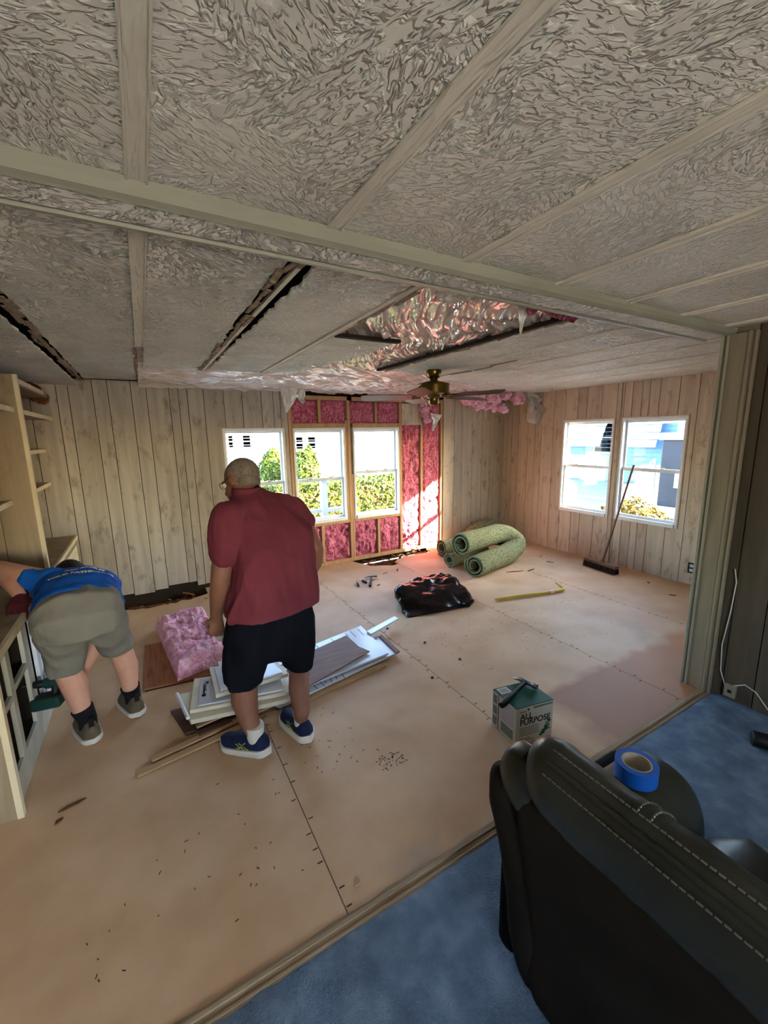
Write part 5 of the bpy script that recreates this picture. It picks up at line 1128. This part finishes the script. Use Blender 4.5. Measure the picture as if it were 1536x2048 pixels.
hand(b, wL, (-.05, .06, -1), (.4, .85, -.1), (.3, .9, 0), 1.05, .55); hand(b, wR, (-.5, .6, -.5), (-.4, -.2, .8), (.2, .3, .9), 1.0, .4)
remesh(b, 'body', SKIN, man, .0062, 3); face_parts(hd_, A_, man, 1.1)
r_, f_, u_ = A_
hr = M(); hr.ball(hd_+u_*.028-f_*.018, (.0885, .106, .102), 12, A_); hr.ball(hd_-u_*.02-f_*.05, (.077, .061, .064), 9, A_)
ho = hr.build('hair', HAIRG, man, smooth=True, fix=True)
def carve(o, keep):
    bm = bmesh.new(); bm.from_mesh(o.data); off = BASE[o]
    bmesh.ops.delete(bm, geom=[v for v in bm.verts if not keep(V(v.co)+off)], context='VERTS'); bm.to_mesh(o.data); bm.free(); o.data.update()
carve(ho, lambda p: np.dot(p-hd_, f_) < .045-.03*abs(np.dot(p-hd_, r_))/.08 and np.dot(p-hd_, f_)*.9 < np.dot(p-hd_, u_)*.0+.052-.9*max(0, np.dot(p-hd_, u_)-.105) and np.dot(p-hd_, u_) > -.07)
gl = M()
for k in (-1, 1):
    gl.tube([hd_+r_*.031*k*1.06+f_*.108+u_*.006+r_*.024*math.cos(a)+u_*.018*math.sin(a) for a in np.linspace(0, 2*math.pi, 17)], .0018, 6); gl.tube([hd_+r_*.056*k*1.06+f_*.106+u_*.012, hd_+r_*.088*k+u_*.010-f_*.01], .0018, 6)
gl.build('glasses', DARKSTEEL, man, smooth=True)
# polo
rv = unit((.93, .36, 0)); dv = unit((-.36, .93, 0))
def row(l, r, yl, yr, dep, p=.8, lean=0):
    a, b_ = P(l[0], l[1], yl), P(r[0], r[1], yr); return ell((a+b_)/2, (b_-a)/2, dv*dep+V((0, 0, lean)), p)
sh = M().loft([row((459, 1246), (622, 1190), 2.10, 2.24, .172), row((466, 1215), (622, 1172), 2.11, 2.25, .168), row((475, 1180), (621, 1150), 2.13, 2.27, .158), row((475, 1130), (617, 1112), 2.17, 2.32, .155), row((470, 1080), (611, 1062), 2.22, 2.37, .15), row((462, 1045), (606, 1030), 2.25, 2.40, .135),
                row((459, 1018), (594, 1006), 2.29, 2.43, .11), row((465, 1003), (568, 992), 2.33, 2.43, .085), row((470, 996), (532, 984), 2.36, 2.42, .072), row((472, 988), (520, 979), 2.38, 2.42, .066)])
sh.caps(P(462, 1035, 2.29), P(454, 1075, 2.265), .098, .092); sh.caps(P(454, 1075, 2.265), P(453, 1103, 2.26), .092, .083); sh.caps(P(586, 1022, 2.42), P(606, 1042, 2.45), .086, .070)
shirt = remesh(sh, 'polo_shirt', MAROON, man, .008, 5, [(8, 8, 1.8, .013, 'r'), (20, 20, 7, .005, 'f')])
M().loft([ell(P(494, 984, 2.395)+V((0, 0, dz)), rv*r1, dv*r1, 1, 22) for r1, dz in ((.078, -.02), (.082, .0), (.078, .024), (.068, .026), (.066, -.02))]).build('collar', MAROON, man, smooth=True, fix=True)
sr = M().loft([row((470, 1228), (612, 1182), 2.11, 2.245, .13), row((459, 1264), (619, 1222), 2.11, 2.245, .15), row((455, 1295), (618, 1275), 2.12, 2.24, .15), row((480, 1318), (600, 1305), 2.14, 2.22, .12)])
def leg(rows): return [ell(P(x, y, Y), rv*w_, dv*dp+V((0, 0, .0)), .85) for x, y, Y, w_, dp in rows]
sr.loft(leg([(507, 1255, 2.15, .125, .14), (499, 1300, 2.15, .118, .135), (488, 1340, 2.15, .098, .115), (485, 1366, 2.15, .085, .105)])); sr.loft(leg([(578, 1240, 2.22, .12, .14), (588, 1280, 2.21, .10, .13), (594, 1310, 2.2, .078, .112), (595, 1330, 2.2, .068, .10)]))
remesh(sr, 'shorts', BLACKCLOTH, man, .008, 4, [(9, 9, 3, .007, 'r'), (20, 20, 14, .003, 'f')])
for a, rr in ((aL, .049), (aR, .046)): M().tube([a+V((0, 0, -.06)), a+V((0, 0, 0)), a+V((0, 0, .055))], [rr*.9, rr*.93, rr*1.03], 18).build('sock', SOCKW, man, smooth=True)
shoe(sh1[0], sh1[1], .112, NAVY, SOLEW, man, h=.085, label='navy running shoe pointing left', stripe=1, hs=.045)
shoe(sh2[0], sh2[1], .108, NAVY, SOLEW, man, h=.085, label='navy running shoe pointing away', stripe=1, hs=.045)
p = P(441, 1275, 2.44); M().obox(p, (.018, .006, .0), (-.004, .012, .004), (0, .002, .014)).build('paper_scrap', PLUG, None, label='small white scrap held in the left hand of the maroon-shirted man', cat='paper', bevel=.003)
# --- young man bent over at the cabinets
yng = thing('person', 'young man in blue tee and grey shorts bent over beside the low cabinets', 'person', (-.32, 2.72, 0))
dsh = unit((-.35, 1, 0)); bt1, bt2 = at(190, 1488, Z=0), at(280, 1434, Z=0)
aL, aR = bt1+dsh*.085+V((0, 0, .12)), bt2+dsh*.085+V((0, 0, .12))
kL, kR = P(133, 1338, 2.80), P(241, 1298, 2.92); hL, hR = P(128, 1235, 2.66), P(205, 1228, 2.72)
sL, sR = P(98, 1163, 3.0), P(208, 1168, 3.08); eL = at(2, 1137, X=-.80); wL = at(42, 1194, Z=.835); eR = P(208, 1262, 3.06); wR = P(160, 1350, 2.93)
hc = V((-.50, 3.30, .80))
b = M(); b.chain([hL, kL, P(150, 1372, 2.79), P(163, 1415, 2.73), aL, V((aL[0], aL[1], .05))], [.11, .066, .068, .048, .042, .044]); b.chain([hR, kR, P(254, 1334, 2.91), P(260, 1372, 2.84), aR, V((aR[0], aR[1], .05))], [.11, .064, .064, .045, .040, .042])
xv = V((1, .08, 0)); zv = V((0, -.25, 1))
b.loft([ell(P(162, 1228, 2.62), xv*.17, zv*.11), ell(P(160, 1205, 2.78), xv*.16, zv*.10), ell(P(155, 1182, 2.95), xv*.17, zv*.10), ell(P(150, 1172, 3.08), xv*.16, zv*.09), ell(P(148, 1172, 3.16), xv*.09, zv*.07)])
b.chain([P(148, 1172, 3.12), hc+V((.0, -.04, .02))], [.07, .06]); A_ = head(b, hc, (-.1, .55, -.8), (0, .8, .55), 1.0)
b.chain([sL, (sL+eL)/2, eL, (eL+wL)/2, wL], [.068, .056, .047, .046, .032]); b.chain([sR, eR, (eR*.6+wR*.4), wR], [.068, .048, .045, .03])
hand(b, wL, (.0, -.9, -.25), (0, -.2, -1), (1, 0, 0), 1.0, .3); hand(b, wR, unit(P(122, 1385, 2.86)-wR), (-.6, -.4, .2), (0, .3, .9), 1.0, .9)
remesh(b, 'body', SKIN2, yng, .0062, 3); face_parts(hc, A_, yng)
r_, f_, u_ = A_; hr = M(); hr.ball(hc+u_*.03-f_*.016, (.088, .108, .102), 12, A_); ho = hr.build('hair', HAIRB, yng, smooth=True, fix=True); carve(ho, lambda p: np.dot(p-hc, f_) < .04+.4*max(0, np.dot(p-hc, u_)-.05))
ts = M().loft([ell(P(160, 1222, 2.63), xv*.196, zv*.132), ell(P(160, 1212, 2.71), xv*.198, zv*.136), ell(P(159, 1194, 2.82), xv*.195, zv*.135), ell(P(158, 1178, 2.95), xv*.20, zv*.135), ell(P(154, 1170, 3.06), xv*.195, zv*.12), ell(P(150, 1169, 3.14), xv*.15, zv*.095), ell(P(148, 1170, 3.18), xv*.10, zv*.08)])
ts.caps(P(104, 1165, 3.0), P(84, 1163, 3.03), .088, .078); ts.caps(P(84, 1163, 3.03), P(66, 1160, 3.06), .078, .07); ts.caps(P(208, 1173, 3.06), P(210, 1205, 3.06), .088, .078)
tee = remesh(ts, 'tee_shirt', BLUETEE, yng, .008, 5, [(7, 7, 12, .008, 'r'), (18, 18, 18, .003, 'f')])
gs = M().loft([ell(P(160, 1210, 2.74), xv*.185, zv*.115), ell(P(160, 1217, 2.66), xv*.194, zv*.128), ell(P(160, 1228, 2.58), xv*.20, V((0, -.05, .125))), ell(P(161, 1244, 2.57), xv*.198, V((0, -.12, .07))), ell(P(164, 1262, 2.62), xv*.185, V((0, -.14, 0)))])
xw = unit((1, .3, 0)); yw = unit((-.3, 1, 0))
def leg2(rows): return [ell(P(x, y, Y), xw*w_, yw*dp, .85) for x, y, Y, w_, dp in rows]
gs.loft(leg2([(122, 1238, 2.62, .112, .14), (123, 1265, 2.66, .112, .145), (128, 1300, 2.73, .098, .12), (131, 1330, 2.77, .085, .10), (132, 1340, 2.78, .080, .095)]))
gs.loft(leg2([(204, 1234, 2.70, .112, .14), (212, 1258, 2.76, .105, .13), (226, 1280, 2.84, .09, .11), (232, 1294, 2.88, .080, .095), (233, 1300, 2.89, .076, .09)]))
remesh(gs, 'shorts', GREYSHORT, yng, .008, 4, [(8, 8, 4, .008, 'r'), (20, 20, 14, .003, 'f')])
for a, rr, jj in ((aL, .047, P(163, 1415, 2.73)), (aR, .045, P(260, 1372, 2.84))): M().tube([a+V((0, 0, -.06)), a, a*.55+jj*.45, a*.05+jj*.95], [rr*.97, rr*1.0, rr*1.09, rr*1.19], 18).build('sock', SOCKB, yng, smooth=True)
dsh = unit((-.35, 1, 0))
for h0, lb in ((bt1, 'olive suede boot nearer the camera'), (bt2, 'olive suede boot further away')):
    o = shoe(h0, h0+dsh*.28, .105, KHAKI, SOLEW, yng, h=.10, name='boot', label=lb, hs=.032)
    M().bar(h0+dsh*.015+V((0, 0, .09)), h0+dsh*.0+V((0, 0, .165)), .025, .006).build('pull_tab', BLACKRUB, o)
gl = M(); hand(gl, wL+V((0, 0, .0)), (.0, -.9, -.25), (0, -.2, -1), (1, 0, 0), 1.12, .3); remesh(gl, 'glove', WINERED, yng, .006, 2)
dgp = bpy.context.evaluated_depsgraph_get(); bv = BVHTree.FromObject(tee, dgp); toff = BASE[tee]
def Fback(cx, cy, ang=0.0):
    def f(a, b_):
        x, y = cx+a*math.cos(ang)-b_*math.sin(ang), cy+a*math.sin(ang)+b_*math.cos(ang); hit = bv.ray_cast(Vector((x-toff[0], y-toff[1], 3)), Vector((0, 0, -1)))
        return V(hit[0])+toff+V((0, 0, .003)) if hit[0] else V((x, y, .95))
    return f
tx = P(166, 1150, 2.86)
text_on('YOUR BATHROOM', Fback(tx[0]-.155, tx[1]-.055, .06), 0, 0, .035, PLUG, yng, bold=.0025); text_on('ASK ABOUT', Fback(tx[0]-.085, tx[1]+.02, .06), 0, 0, .035, PLUG, yng, bold=.0025)
# cordless drill in his right hand
dc = P(96, 1402, 2.80); t = thing('cordless_drill', 'black and teal cordless drill held low beside the cabinet by the bent young man', 'drill', tuple(dc-V((0, 0, .04))))
M().obox(dc, (.070, -.02, .006), (.012, .04, 0), (-.003, 0, .034)).build('battery', TEAL, t, bevel=.014, seg=3); M().obox(dc+V((.01, .0, .033)), (.055, -.016, .004), (.010, .034, 0), (0, 0, .008)).build('battery_shoe', BLACKRUB, t, bevel=.004)
hp0 = dc+V((.035, .0, .03)); hp1 = P(106, 1364, 2.83); M().tube([hp0, (hp0+hp1)/2+V((.008, 0, 0)), hp1], [.021, .019, .021], 12).build('grip', BLACKRUB, t, smooth=True)
dd = unit((-.9, .1, .05)); M().tube([hp1-dd*.075, hp1-dd*.07, hp1+dd*.03, hp1+dd*.045], [.024, .031, .031, .024], 16).build('motor_housing', TEAL, t, smooth=True); M().tube([hp1+dd*.045, hp1+dd*.06, hp1+dd*.095, hp1+dd*.1], [.022, .024, .018, .010], 14).build('chuck', DARKSTEEL, t, smooth=True); M().tube([hp1+dd*.1, hp1+dd*.14], .0035, 6).build('bit', STEEL, t)
